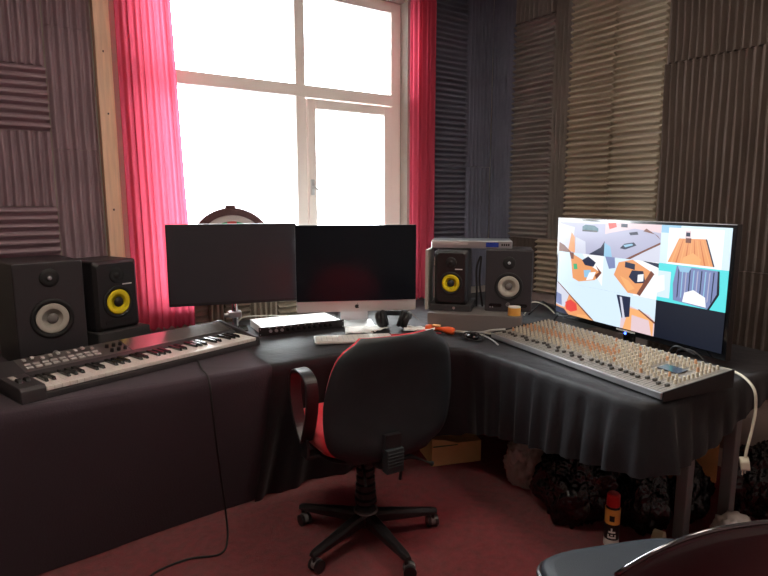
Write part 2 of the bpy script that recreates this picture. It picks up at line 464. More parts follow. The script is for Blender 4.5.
# right desk cloth
def hem_r(s, L):
    f = s
    pts = [(0, -.22, .15), (.25, -.12, .27), (.42, -.02, .355), (.70, .01, .41), (1.0, .02, .46), (1.28, .03, .50), (1.42, .02, .50), (1.60, .015, .53), (1.80, .01, .60), (2.05, .01, .66), (2.6, .01, .68)]
    for a, b in zip(pts, pts[1:]):
        if a[0] <= f <= b[0]:
            k = (f-a[0])/(b[0]-a[0]); return a[1]+(b[1]-a[1])*k, a[2]+(b[2]-a[2])*k
    return pts[-1][1:]
skirt([(1.60, 2.20), (1.70, 2.155), (1.80, 2.09), (1.855, 1.98), (1.865, 1.75), (1.855, 1.50), (1.85, 1.30), (1.855, 1.15), (1.90, 1.09), (2.05, 1.07), (2.5, 1.05), (2.98, 1.03)], hem_r, lambda s, L: (.014 if s < 1.35 else .006, 62), seed=4.1, zt=.756,
      inner=[(3.185, 2.9), (3.185, 3.285), (2.33, 3.285), (2.02, 2.60)], label='black pleated cloth over the right desk, hem raised off the floor above the bin bags')

# ------------------------------------------------------------------ speakers
def mon_yellow(name, label, loc, rz, W=.215, Hh=.325, D=.25):
    t = thing(name, label, 'speaker', loc, rz, 'yellow-coned studio speakers')
    bm = B(); prism(bm, rrect(W, Hh, .012, 4, 0, Hh/2), -D/2+.015, D/2-.0, UPR @ Matrix.Rotation(0, 4, 'Z'))
    obj('cabinet', bm, spk_m, t, bevel=.004)
    # moulded front baffle, bevelled to a smaller face
    bm = B(); a = rrect(W, Hh, .02, 5, 0, Hh/2); b = rrect(W-.03, Hh-.03, .02, 5, 0, Hh/2)
    va = [bm.verts.new((x, -D/2, z)) for x, z in a]; vb = [bm.verts.new((x, -D/2-.014, z)) for x, z in b]
    bm.faces.new(va); bm.faces.new(vb)
    for i in range(len(a)): bm.faces.new((va[i], va[(i+1) % len(a)], vb[(i+1) % len(a)], vb[i]))
    obj('baffle', bm, black_pl, t)
    F = -D/2-.0142
    wz = Hh*.40; tz = Hh*.78; R = W*.265
    bm = B(); lathe(bm, [(R*1.32, 0), (R*1.30, .005), (R*1.12, .007), (R*1.02, .002), (R*1.02, 0)], 32, Matrix.Translation((0, F, wz)), axis='Y'); obj('woofer_surround', bm, dark_rub, t, smooth=True)
    bm = B(); lathe(bm, [(R*1.02, .003), (R*.9, .0055), (R*.42, .001), (R*.42, .0002)], 32, Matrix.Translation((0, F-.001, wz)), axis='Y'); c = obj('woofer_cone', bm, yellow, t, smooth=True)
    bm = B(); lathe(bm, [(R*.45, .001), (R*.36, .008), (R*.2, .013), (0, .015)], 20, Matrix.Translation((0, F-.001, wz)), axis='Y'); obj('dust_cap', bm, black_pl, c, smooth=True)
    bm = B(); lathe(bm, [(R*.62, 0), (R*.6, .004), (R*.35, .001), (R*.25, .001), (R*.2, .006), (0, .008)], 24, Matrix.Translation((0, F, tz)), axis='Y'); obj('tweeter', bm, dark_rub, t, smooth=True)
    bm = B(); box(bm, W*.12, W*.34, F-.001, F, tz-R*.80, tz-R*.80+.006); obj('badge', bm, whiteish, t)
    bm = B(); prism(bm, rrect(W*.62, .022, .01, 4, 0, Hh*.12), 0, .0012, Matrix.Translation((0, F, 0)) @ UPR); obj('bass_port', bm, dark_rub, t)
    return t

def mon_white(name, label, loc, rz, W, Hh, D, cz=.40, logo=True, rf=.225, tzf=.79):
    t = thing(name, label, 'speaker', loc, rz, 'pale-coned studio speakers')
    bm = B(); box(bm, -W/2, W/2, -D/2, D/2, 0, Hh); obj('cabinet', bm, spk_m, t, bevel=.006)
    F = -D/2
    wz = Hh*cz; tz = Hh*tzf; R = W*rf
    bm = B(); lathe(bm, [(R*1.36, 0), (R*1.34, .004), (R*1.2, .006), (R*1.03, .001), (R*1.03, 0)], 36, Matrix.Translation((0, F, wz)), axis='Y'); obj('woofer_surround', bm, dark_rub, t, smooth=True)
    bm = B(); lathe(bm, [(R*1.03, .002), (R*.98, .004), (R*.4, .0005), (R*.4, 0)], 36, Matrix.Translation((0, F-.0008, wz)), axis='Y'); c = obj('woofer_cone', bm, cone_w, t, smooth=True)
    bm = B(); lathe(bm, [(R*.36, .0005), (R*.33, .006), (R*.18, .011), (0, .013)], 20, Matrix.Translation((0, F-.0008, wz)), axis='Y'); obj('dust_cap', bm, slab_m, c, smooth=True)
    bm = B(); lathe(bm, [(R*.62, 0), (R*.6, .003), (R*.3, .001), (R*.2, .001), (R*.15, .006), (0, .008)], 24, Matrix.Translation((0, F, tz)), axis='Y'); tw = obj('tweeter', bm, dark_rub, t, smooth=True)
    bm = B(); lathe(bm, [(R*.15, .007), (R*.1, .010), (0, .011)], 14, Matrix.Translation((0, F, tz)), axis='Y'); obj('dome', bm, silver, tw, smooth=True)
    for s in (-1, 1):
        bm = B(); prism(bm, rrect(W*.27, Hh*.055, Hh*.025, 4, s*W*.27, Hh*.10), 0, .0015, Matrix.Translation((0, F, 0)) @ UPR); obj('bass_port', bm, black_gl, t)
    # round three-pronged emblem
    bm = B(); lathe(bm, [(.012, 0), (.012, .001), (.0095, .001), (.0095, 0)], 24, Matrix.Translation((0, F, Hh*.115)), axis='Y')
    for k in range(3): box(bm, -.0008, .0008, F-.001, F, -.002, .0105, Matrix.Translation((0, 0, Hh*.115)) @ Matrix.Rotation(k*2*pi/3, 4, 'Y'))
    obj('emblem', bm, silver, t)
    if not logo:
        bm = B(); cyl(bm, (-W*.38, F, Hh*.07), (-W*.38, F-.002, Hh*.07), .004, seg=10); cyl(bm, (-W*.33, F, Hh*.07), (-W*.33, F-.002, Hh*.07), .004, seg=10); obj('indicator', bm, silver, t)
    return t
FACE = radians(-26)
mon_white('studio_speaker', 'large black speaker with pale grey cone at far left, behind the piano keyboard', (.135, 3.01, .7525), radians(12), .275, .455, .33, .455, True, .235, .845)
mon_white('studio_speaker', 'black speaker with pale grey cone in the right corner beside the television', (2.415, 2.325, .8535), radians(-45), .255, .345, .24, .41, False)
bm = B(); prism(bm, rrect(.27, .30, .01, 3), 0, .098); obj_ = obj('isolation_pad', bm, pad_m, bevel=.004); obj_.location = (.42, 3.10, .7525); obj_.rotation_euler = (0, 0, radians(22))
tag(obj_, 'dark foam isolation pad under the left yellow-cone speaker', 'speaker pad', 'foam pads under the yellow-cone speakers')
bm = B(); cyl(bm, (.06, -.17, .025), (.06, -.172, .025), .012, seg=14); obj('badge', bm, slab_m, obj_)
mon_yellow('studio_speaker', 'small black speaker with yellow cone on the left, standing on a foam pad', (.400, 3.11, .8515), radians(24), W=.225, Hh=.335)
bm = B(); prism(bm, rrect(.24, .24, .01, 3), 0, .034); obj_ = obj('isolation_pad', bm, pad_m, bevel=.004); obj_.location = (2.165, 2.515, .8535); obj_.rotation_euler = (0, 0, radians(-48))
tag(obj_, 'dark foam isolation pad under the right yellow-cone speaker', 'speaker pad', 'foam pads under the yellow-cone speakers')
bm = B(); cyl(bm, (.02, -.12, .018), (.02, -.122, .018), .008, seg=14); obj('badge', bm, silver, obj_)
mon_yellow('studio_speaker', 'small black speaker with yellow cone on the right, under a slim silver player', (2.17, 2.518, .8885), radians(-48), W=.185, Hh=.303, D=.21)
# slab under the right pair
bm = B(); box(bm, -.255, .255, -.16, .16, 0, .094)
o = obj('speaker_riser', bm, slab_m, bevel=.003); o.location = (2.235, 2.39, .7575); o.rotation_euler = (0, 0, radians(-48.5)); tag(o, 'long grey slab lying on the desk beneath the right speakers', 'riser')
# silver player on top
t = thing('disc_player', 'slim silver player lying across the top of the right yellow-cone speaker', 'disc player', (2.285, 2.50, 1.2), radians(-42))
bm = B(); box(bm, -.225, .225, -.11, .13, 0, .042); obj('housing', bm, silver, t, bevel=.003)
bm = B(); box(bm, .08, .15, -.113, -.11, .008, .034); obj('display', bm, mat('blue_display', rgb(40, 60, 150), .2), t)
bm = B(); box(bm, -.22, -.02, -.112, -.11, .02, .034); obj('disc_tray', bm, alu, t)
for k in range(4):
    bm = B(); box(bm, .165+.012*k, .173+.012*k, -.113, -.11, .015, .027); obj('button', bm, black_pl, t)
# pale upright panel beside it
bm = B(); box(bm, -.008, .008, -.10, .10, 0, .34)
o = obj('side_panel_board', bm, wall_m, bevel=.002); o.name = 'upright_board'; o.location = (2.066, 2.61, .8535); o.rotation_euler = (0, 0, radians(-48)); tag(o, 'thin pale board standing upright left of the right yellow-cone speaker', 'board')

# ------------------------------------------------------------------ dartboard on sill
t = thing('dartboard', 'round dartboard with dark rim leaning in the window behind the left monitor', 'dartboard', (1.13, YW-.105, WZ0+.002), (radians(-6), 0, 0))
R = .262
MC = Matrix.Translation((0, 0, R))
bm = B(); lathe(bm, [(R*.99, 0), (R, .01), (R, .028), (R*.96, .034), (R*.84, .034), (R*.84, .022)], 64, MC, axis='Y'); obj('rim', bm, dk_wood, t, smooth=False)
bm = B(); lathe(bm, [(R*.84, .012), (R*.84, .026), (R*.70, .026), (R*.70, .012)], 64, MC, axis='Y'); obj('number_ring', bm, mat('ring_grey', rgb(205, 190, 186), .6), t)
cols = [mat('dart_red', rgb(196, 60, 54), .7), mat('dart_green', rgb(60, 130, 80), .7), mat('dart_black', rgb(40, 36, 36), .7), mat('dart_cream', rgb(226, 214, 190), .7)]
bm = B()
def ringseg(r0, r1, a0, a1, mi, y=-.027):
    n = 4; vs = []
    for k in range(n+1): a = a0+(a1-a0)*k/n; vs.append(bm.verts.new((r1*sin(a), y, R+r1*cos(a))))
    for k in range(n, -1, -1): a = a0+(a1-a0)*k/n; vs.append(bm.verts.new((r0*sin(a), y, R+r0*cos(a))))
    bm.faces.new(vs).material_index = mi
for k in range(20):
    a0 = (k-.5)*pi/10; a1 = (k+.5)*pi/10
    c1, c2 = (0, 2) if k % 2 == 0 else (1, 3)
    ringseg(R*.65, R*.70, a0, a1, c1); ringseg(R*.42, R*.65, a0, a1, c2); ringseg(R*.38, R*.42, a0, a1, c1); ringseg(R*.07, R*.38, a0, a1, c2)
ringseg(.001, R*.07, 0, 2*pi-.001, 0)
lathe(bm, [(R*.70, .012), (R*.70, .0265)], 48, MC, 3, 'Y')
obj('target_face', bm, cols, t)
bm = B(); box(bm, -.03, .03, -.022, 0, 2*R-.004, 2*R+.014); obj('hanger', bm, dk_wood, t, bevel=.002)

# ------------------------------------------------------------------ monitor (left)
def place(p, q):                    # empty matrix: +X from p to q, front is -Y
    ang = math.atan2(q[1]-p[1], q[0]-p[0]); return ang, sqrt((q[0]-p[0])**2+(q[1]-p[1])**2)
scr_dark = mat('screen_dark', rgb(50, 49, 55), .32, spec=.5)
scr_imac = mat('screen_glass', rgb(18, 23, 30), .16, spec=.22)
ang, Wd = place((.716, 3.09), (1.366, 2.91))
t = thing('computer_monitor', 'wide black monitor switched off, left of the silver all-in-one computer', 'monitor', ((.716+1.366)/2, 3.0, .7525), ang)
bm = B(); box(bm, -Wd/2, Wd/2, 0, .022, .16, .592); box(bm, -Wd*.3, Wd*.3, .022, .045, .22, .50); obj('case', bm, black_pl, t, bevel=.004)
bm = B(); box(bm, -Wd/2+.006, Wd/2-.006, -.0012, 0, .176, .585); obj('screen', bm, scr_dark, t)
bm = B(); cyl(bm, (.0, .075, .008), (.0, .075, .40), .017); box(bm, -.03, .03, .04, .075, .32, .40); obj('post', bm, chrome, t, smooth=False)
bm = B(); prism(bm, rrect(.13, .14, .02), 0, .010, Matrix.Translation((0, .075, 0))); obj('base', bm, black_gl, t, bevel=.002)
bm = B(); box(bm, -.034, .034, .045, .105, .075, .105); cyl(bm, (-.06, .06, .09), (-.03, .06, .09), .012); obj('clamp', bm, silver, t, bevel=.003)

# ------------------------------------------------------------------ all-in-one computer
ang, Wd = place((1.347, 2.885), (1.956, 2.60))
cx, cy = (1.347+1.956)/2, (2.885+2.60)/2
t = thing('desktop_computer', 'silver all-in-one desktop computer with black glass screen and pale chin', 'computer', (cx, cy, .7585), ang)
z0, z1, zs = .092, .575, .152
bm = B(); prism(bm, rrect(Wd, z1-z0, .008, 4, 0, (z0+z1)/2), -.008, .010, UPR)
# bulged back
rb = []
for k, (sc_, y) in enumerate(((1., .008), (.9, .018), (.7, .032), (.4, .044))):
    rb.append([bm.verts.new((x*sc_, y, (z0+z1)/2+(z-(z0+z1)/2)*sc_)) for x, z in rrect(Wd-.006, z1-z0-.006, .008, 4, 0, (z0+z1)/2)])
for a, b in zip(rb, rb[1:]):
    for i in range(len(a)): bm.faces.new((a[i], a[(i+1) % len(a)], b[(i+1) % len(a)], b[i]))
bm.faces.new(rb[-1])
obj('case', bm, alu, t)
bm = B(); prism(bm, rrect(Wd-.001, z1-zs, .006, 4, 0, (zs+z1)/2), 0, .003, Matrix.Translation((0, -.0102, 0)) @ UPR); obj('screen', bm, scr_imac, t)
# small fruit emblem on the chin, bitten on its right
bm = B()
pl = []
for k in range(26):
    a = 2*pi*k/26; r = .0125*(1+.06*cos(2*a)-.10*max(0, sin(a))**8-.07*max(0, -sin(a))**10)
    x, z = r*cos(a)*.95, r*sin(a)
    if abs(a) < .5 or abs(a-2*pi) < .5: x -= .006*(1-min(a, 2*pi-a)/.5)
    pl.append((x, z))
Mi = Matrix.Translation((0, -.0102, (z0+zs)/2-.002)) @ UPR
prism(bm, pl, 0, .0012, Mi); prism(bm, [(0, .013), (.003, .0145), (.006, .020), (.0025, .018)], 0, .0012, Mi)
obj('emblem', bm, dark_rub, t)
bm = B(); prism(bm, rrect(.20, .18, .012), 0, .007, Matrix.Translation((0, .08, 0)))
tube(bm, [(0, .16, .005), (0, .165, .09), (0, .13, .20), (0, .045, .27)], .008, M=None, section=[(-10, -.5), (10, -.5), (10, .5), (-10, .5)], smooth=5)
obj('stand', bm, alu, t)

# ------------------------------------------------------------------ rack unit
t = thing('rack_unit', 'white-topped audio rack unit with black knobbed front, on desk under the screens', 'audio unit', (1.34, 2.80, .7585), radians(-7))
bm = B(); box(bm, -.225, .225, 0, .25, .004, .044); obj('housing', bm, whiteish, t, bevel=.002)
bm = B(); box(bm, -.242, .242, -.006, 0, .0, .046); fp = obj('front_panel', bm, black_pl, t, bevel=.001)
for k in range(12):
    bm = B(); x = -.18+k*.031; cyl(bm, (x, -.006, .024), (x, -.018, .024), .0085, .0075, 12); obj('knob', bm, black_gl if k > 2 else silver, t)
for k in range(8):
    bm = B(); box(bm, -.19+k*.04, -.182+k*.04, -.0075, -.006, .038, .041); obj('indicator', bm, btn, t)
for s in (-1, 1):
    for zz in (.008, .036):
        bm = B(); cyl(bm, (s*.235, -.006, zz), (s*.235, -.008, zz), .003, seg=8); obj('screw', bm, silver, t)

# ------------------------------------------------------------------ slim computer keyboard
t = thing('slim_keyboard', 'slim pale computer keyboard lying on the desk behind the swivel chair', 'computer keyboard', (1.475, 2.485, .7585), radians(-24))
bm = B(); prism(bm, [(-.2, -.075), (.2, -.075), (.2, .075), (-.2, .075)], 0, .012); obj('base', bm, alu, t, bevel=.004)
bm = B()
for r in range(5):
    for k in range(14): box(bm, -.19+k*.0272, -.19+k*.0272+.0235, -.062+r*.025, -.062+r*.025+.021, .012, .0145)
k_ = obj('key', bm, whiteish, t); k_['kind'] = 'stuff'
# papers
for i, (x, y, rz, wd, dp, lab) in enumerate([(1.615, 2.665, -.5, .15, .19, 'white sheet of paper under the silver computer, front one'), (1.70, 2.625, .35, .14, .10, 'small white envelope lying by the headphones'), (1.885, 2.465, -.7, .17, .09, 'folded white paper between the headphones and orange cutter')]):
    bm = B(); n = 6; V = [[bm.verts.new((-wd/2+wd*a/n, -dp/2+dp*b/n, .002+.010*abs(noise.noise((a*.4, b*.4, i*3.1)))*(1+i))) for a in range(n+1)] for b in range(n+1)]
    for b in range(n):
        for a in range(n): bm.faces.new((V[b][a], V[b][a+1], V[b+1][a+1], V[b+1][a]))
    o = obj('paper_sheet', bm, paper, smooth=True); s_ = o.modifiers.new('t', 'SOLIDIFY'); s_.thickness = .001
    o.location = (x, y, .7595+.0015*i); o.rotation_euler = (0, 0, rz); tag(o, lab, 'paper')
# headphones
t = thing('headphones', 'black over-ear headphones lying on the desk in front of the silver computer', 'headphones', (1.80, 2.60, .7585), radians(-40)); t.scale = (1.15, 1.15, 1.15)
for s in (-1, 1):
    M = Matrix.Translation((s*.062, 0, .042)) @ Matrix.Rotation(radians(s*18), 4, 'Y')
    bm = B(); lathe(bm, [(0, -.018), (.030, -.018), (.040, -.010), (.042, .004), (.036, .016), (0, .018)], 24, M, axis='X'); obj('ear_cup', bm, black_pl, t, smooth=True)
    bm = B(); lathe(bm, [(.024, -.012), (.040, -.012), (.043, 0), (.038, .010), (.024, .008)], 24, M @ Matrix.Translation((-s*.022, 0, 0)), axis='X'); obj('ear_cushion', bm, dark_rub, t, smooth=True)
bm = B(); tube(bm, [(-.075, 0, .05), (-.085, .06, .055), (-.055, .125, .05), (0, .15, .045), (.055, .125, .05), (.085, .06, .055), (.075, 0, .05)], 1, section=[(-.012, -.004), (.012, -.004), (.012, .004), (-.012, .004)], smooth=6); obj('headband', bm, black_pl, t)
# orange utility knife
t = thing('utility_knife', 'bright orange handled cutter lying on the desk below the right speakers', 'tool', (1.95, 2.365, .7605), radians(-62))
bm = B(); tube(bm, [(-.085, 0, .016), (-.04, .004, .018), (.02, 0, .018), (.08, -.004, .014)], lambda f: .016+.005*sin(f*9), seg=12); obj('handle', bm, orange, t, smooth=True)
bm = B(); box(bm, -.045, .0, -.012, .012, .030, .040); obj('slider', bm, mat('pale_orange', rgb(250, 190, 130), .4), t, bevel=.003)
bm = B(); box(bm, .08, .135, -.008, .006, .012, .015); obj('blade', bm, silver, t)
# computer mouse (grey) and small black ball mic
bm = B(); lathe(bm, [(.0, 0), (.026, 0), (.031, .01), (.026, .026), (.012, .036), (0, .038)], 20); o = obj('webcam_ball', bm, black_gl, smooth=True); o.name = 'computer_mouse'; o.scale = (1., 1.5, .8); o.location = (2.0, 2.165, .760); o.rotation_euler = (0, 0, radians(-20)); tag(o, 'dark glossy mouse on the black cloth left of the mixer', 'mouse')
# tape roll, orange with white top, by speaker
t = thing('tape_roll', 'small orange tape roll with pale top standing on right end of the speaker slab', 'tape', (2.292, 2.155, .8525))
bm = B(); lathe(bm, [(.018, 0), (.034, 0), (.034, .042), (.018, .042)], 24); obj('tape', bm, can_y, t, smooth=False)
bm = B(); lathe(bm, [(.0, .0425), (.033, .0425), (.033, .048), (0, .050)], 24); obj('lid', bm, whiteish, t)

# ------------------------------------------------------------------ piano keyboard controller
ang = radians(18.2); LK = 1.075
t = thing('piano_keyboard', 'long piano-style controller keyboard with white keys lying across the left desk', 'keyboard', (.020, 2.335, .7525), ang)
bm = B()
def side(x0, x1, poly):  # poly in (y,z)
    a = [bm.verts.new((x0, y, z)) for y, z in poly]; b = [bm.verts.new((x1, y, z)) for y, z in poly]
    bm.faces.new(a); bm.faces.new(b[::-1]); n = len(poly)
    for i in range(n): bm.faces.new((a[i], a[(i+1) % n], b[(i+1) % n], b[i]))
side(0, LK, [(0, .0), (0, .022), (.006, .026), (.165, .026), (.165, .052), (.19, .060), (.31, .088), (.335, .082), (.335, 0)])
side(0, .085, [(-.004, .0), (-.004, .046), (.008, .056), (.19, .0605), (.19, .0)])
side(LK-.018, LK, [(-.004, .0), (-.004, .030), (.008, .046), (.30, .090), (.335, .084), (.335, 0)])
obj('case', bm, kb_body, t, bevel=.003)
bm = B(); side(.52, LK-.022, [(.192, .0612), (.308, .0885), (.308, .0875), (.192, .060)]); obj('control_panel', bm, mat('silver_panel', rgb(176, 168, 164), .22, metal=.8), t)
bm = B(); side(.09, .515, [(.192, .0612), (.308, .0885), (.308, .0875), (.192, .060)]); obj('control_panel', bm, kb_panel, t)
kx0 = .088; nW = 36; kw = (LK-.02-kx0)/nW
bm = B(); box(bm, 0, kw-.0012, .004, .160, .027, .044); box(bm, 0, kw-.0012, .0, .006, .030, .044)
wk = obj('white_key', bm, whitekey, t, bevel=.0012); wk.location = (kx0, 0, 0)
for i in range(1, nW):
    c = wk.copy(); COL.objects.link(c); c.parent = t; c.location = (kx0+i*kw, 0, 0)
bm = B(); vs = box(bm, -.0065, .0065, .062, .160, .044, .056)
for v in vs:
    if v.co.z > .05 and v.co.y < .1: v.co.y += .010
bk = None
for i in range(nW-1):
    if i % 7 in (0, 1, 3, 4, 5):
        if bk is None: bk = obj('black_key', bm, blackkey, t, bevel=.0015); c = bk
        else: c = bk.copy(); COL.objects.link(c); c.parent = t
        c.location = (kx0+(i+1)*kw, 0, 0)
# wheels
for x in (.028, .055):
    bm = B(); lathe(bm, [(.0, -.006), (.022, -.006), (.022, .006), (0, .006)], 20, Matrix.Translation((x, .09, .050)), axis='X'); obj('wheel', bm, dark_rub, t)
sl = math.atan2(.028, .118)
MP = Matrix.Translation((0, .192, .0612)) @ Matrix.Rotation(sl, 4, 'X')
def part_copy(proto, x, y, z=0): c = proto.copy(); COL.objects.link(c); c.parent = t; c.location = MP @ Vector((x, y, z)); c.rotation_euler = (sl, 0, 0); return c
bm = B(); box(bm, -.012, .012, -.008, .008, 0, .006); p0 = obj('pad', bm, btn, t, bevel=.002); p0.location = MP @ Vector((.115, .025, 0)); p0.rotation_euler = (sl, 0, 0)
for r in range(2):
    for k in range(9):
        if r == 0 and k == 0: continue
        part_copy(p0, .115+k*.033, .025+r*.026)
bm = B(); lathe(bm, [(.0085, 0), (.0075, .014), (0, .015)], 14); p1 = obj('knob', bm, black_pl, t, smooth=False); p1.location = MP @ Vector((.44, .025, 0)); p1.rotation_euler = (sl, 0, 0)
for r in range(2):
    for k in range(3):
        if r == 0 and k == 0: continue
        part_copy(p1, .44+k*.030, .025+r*.045)
bm = B(); box(bm, -.004, .004, -.002, .002, 0, .004); box(bm, -.006, .006, -.009, .009, .004, .012); p2 = obj('fader', bm, btn, t, bevel=.001); p2.location = MP @ Vector((.115, .085, 0)); p2.rotation_euler = (sl, 0, 0)
for k in range(1, 9): part_copy(p2, .115+k*.033, .085+.01*sin(k*2.1))
bm = B()
for k in range(3): box(bm, .02, .04, .125+.018*k, .135+.018*k, .0595, .063)
obj('button', bm, btn, t)

# ------------------------------------------------------------------ television
ang = math.atan2(-1.033, -.158)  # X axis runs from far left corner to near right corner
pBL = Vector((2.715, 2.235)); pBR = Vector((2.525, 1.165)); Wd = (pBR-pBL).length
ang = math.atan2((pBR-pBL).y, (pBR-pBL).x)
mid = (pBL+pBR)/2
t = thing('television', 'wide flat television showing nine security camera pictures, behind the mixing desk', 'television', (mid.x, mid.y, .7585), ang)
z0, z1 = .033, .612
bm = B(); box(bm, -Wd/2, Wd/2, 0, .035, z0, z1); box(bm, -Wd*.35, Wd*.35, .035, .06, z0+.05, z1-.15)
obj('case', bm, black_gl, t, bevel=.003)
bm = B(); box(bm, -Wd/2, Wd/2, -.004, 0, z1-.004, z1); obj('top_edge', bm, slab_m, t)
bm = B(); box(bm, -.06, .06, -.002, 0, z0+.014, z0+.022); obj('brand_plate', bm, whiteish, t)
bm = B(); cyl(bm, (.0, 0, z0+.006), (0, -.003, z0+.006), .007, seg=12); obj('power_light', bm, emis('blue_led', (.05, .12, 1, 1), 4), t)
bm = B(); prism(bm, rrect(.55, .22, .02), 0, .008, Matrix.Translation((0, .03, 0))); cyl(bm, (0, .03, .008), (0, .03, .05), .03); obj('stand', bm, black_gl, t)
# CCTV picture: coloured polygons on the lit panel
SC = {}
EM = .66
def ec(n, r, g, b):
    SC[n] = len(SC); return emis('screen_'+n, rgb(r, g, b), EM)
smats = [ec('wall', 214, 234, 250), ec('white', 248, 250, 255), ec('street', 178, 178, 204), ec('orange', 232, 158, 104), ec('orange2', 205, 116, 70), ec('navy', 38, 44, 70), ec('teal', 40, 96, 112),
         ec('cyan', 92, 222, 226), ec('bluegrey', 124, 136, 180), ec('dark', 16, 22, 38), ec('red', 228, 70, 62), ec('pink', 226, 200, 206), ec('green', 60, 176, 124), ec('palestreet', 210, 212, 228), ec('brown', 120, 70, 56), ec('sky', 150, 196, 226), ec('amber', 244, 176, 116)]
bm = B()
sx0, sx1, sz0, sz1 = -Wd/2+.018, Wd/2-.018, z0+.028, z1-.016
lay = [0]
def sp(cell, pts, c):
    r, k = cell
    lay[0] += 1; y = -.0008-.00003*lay[0]
    vs = []
    for (u, v) in pts:
        uu = sx0+(sx1-sx0)*(k+u)/3; vv = sz1-(sz1-sz0)*(r+v)/3
        vs.append(bm.verts.new((uu, y, vv)))
    bm.faces.new(vs).material_index = SC[c]
def rc(cell, u0, v0, u1, v1, c): sp(cell, [(u0, v0), (u1, v0), (u1, v1), (u0, v1)], c)
full = lambda c, col: rc(c, 0, 0, 1, 1, col)
# row 0
c = (0, 0); full(c, 'street'); rc(c, 0, 0, 1, .06, 'palestreet'); sp(c, [(0, .1), (.35, .2), (.30, .95), (0, .85)], 'palestreet'); sp(c, [(0, .15), (.25, .3), (.1, .55), (0, .6)], 'white')
sp(c, [(.28, .35), (.36, .5), (.38, 1), (.22, .95)], 'orange'); sp(c, [(0, .7), (.12, .78), (.3, 1), (0, 1)], 'brown'); sp(c, [(.38, .5), (.6, .62), (.62, 1), (.38, 1)], 'palestreet')
sp(c, [(.52, .16), (.58, .1), (.78, .12), (.86, .2), (.86, .3), (.52, .28)], 'teal'); rc(c, .52, .26, .84, .31, 'dark'); sp(c, [(1, .55), (1, 1), (.68, 1), (.93, .75)], 'navy')
c = (0, 1); full(c, 'street'); sp(c, [(0, 0), (1, 0), (1, .22), (.55, .14), (.1, .3), (0, .35)], 'pink'); sp(c, [(.05, .02), (.2, 0), (.22, .12), (.08, .2)], 'red'); rc(c, .3, .02, .42, .12, 'navy')
sp(c, [(.45, .26), (.6, .22), (.62, .3), (.48, .33)], 'navy'); sp(c, [(.7, .2), (.9, .26), (1, .4), (.95, .3), (.75, .12)], 'brown')
sp(c, [(.3, .72), (.38, .58), (.55, .52), (.6, .6), (.4, .74)], 'navy'); sp(c, [(.36, .62), (.52, .56), (.54, .6), (.4, .68)], 'sky'); sp(c, [(0, .6), (.12, .7), (.16, 1), (0, 1)], 'sky')
sp(c, [(.45, 1), (.75, .72), (1, .5), (1, 1)], 'palestreet'); sp(c, [(.42, 1), (.74, .70), (1, .46), (1, .52), (.74, .76), (.5, 1)], 'brown')
c = (0, 2); full(c, 'wall'); rc(c, .0, 0, .3, .2, 'sky'); rc(c, .12, .06, .9, 1, 'white'); sp(c, [(.28, .32), (.66, .30), (.80, 1), (.12, 1)], 'orange')
for k in range(9): sp(c, [(.30+.04*k, .34), (.307+.04*k, .34), (.19+.072*k, 1), (.17+.072*k, 1)], 'orange2' if k % 2 else 'amber')
sp(c, [(.66, .30), (.68, .30), (.82, 1), (.80, 1)], 'navy'); rc(c, .37, .12, .45, .30, 'pink'); rc(c, .38, .16, .44, .26, 'navy'); rc(c, .38, .3, .46, .42, 'brown'); sp(c, [(.36, .8), (.5, .66), (.62, .8), (.6, 1), (.34, 1)], 'amber'); rc(c, .12, .95, .86, 1, 'white')
# row 1
c = (1, 0); full(c, 'wall'); sp(c, [(.55, 0), (1, 0), (1, .9), (.8, .5)], 'white'); sp(c, [(.28, 0), (.55, .18), (.95, .5), (.85, .75), (.5, .88), (.36, .8)], 'orange'); sp(c, [(.26, 0), (.36, 0), (.36, .2), (.3, .2)], 'brown')
sp(c, [(.36, .35), (.44, .33), (.46, .5), (.38, .52)], 'green'); sp(c, [(.55, .2), (.68, .06), (.85, .22), (.8, .36), (.62, .34)], 'navy'); sp(c, [(.6, .5), (.75, .46), (.74, .7), (.62, .72)], 'sky'); sp(c, [(.85, .3), (.98, .5), (.88, .72), (.84, .6), (.92, .5)], 'brown'); sp(c, [(.72, .55), (.86, .5), (.8, .74), (.66, .8)], 'white')
c = (1, 1); full(c, 'wall'); sp(c, [(.6, 0), (1, 0), (1, 1), (.6, 1)], 'white'); sp(c, [(.3, .12), (.55, 0), (.92, .3), (.7, .95), (.5, .95), (.22, .5)], 'orange'); sp(c, [(.03, 0), (.22, .0), (.24, .3), (.12, .35)], 'bluegrey'); sp(c, [(.72, 0), (1, .02), (1, .14)], 'navy')
sp(c, [(.42, .08), (.6, .12), (.6, .28), (.42, .24)], 'navy'); sp(c, [(.55, .3), (.75, .28), (.8, .6), (.62, .65), (.5, .5)], 'navy'); sp(c, [(.66, .4), (.76, .36), (.76, .56), (.66, .6)], 'white'); sp(c, [(.34, .5), (.5, .6), (.62, .8), (.5, .9)], 'amber'); sp(c, [(.88, .24), (.94, .32), (.72, .98), (.66, .94)], 'brown')
c = (1, 2); full(c, 'cyan'); rc(c, .0, .2, .2, .9, 'wall'); sp(c, [(0, .35), (.1, .3), (.12, .7), (0, .8)], 'white'); sp(c, [(.28, .02), (.86, .04), (.88, .6), (.78, 1), (.26, .92), (.24, .5)], 'bluegrey')
for k in range(10): sp(c, [(.31+.055*k, .08+.02*(k % 3)), (.325+.055*k, .08), (.325+.054*k, .8), (.31+.054*k, .85)], 'navy' if k % 3 == 0 else ('sky' if k % 3 == 1 else 'street'))
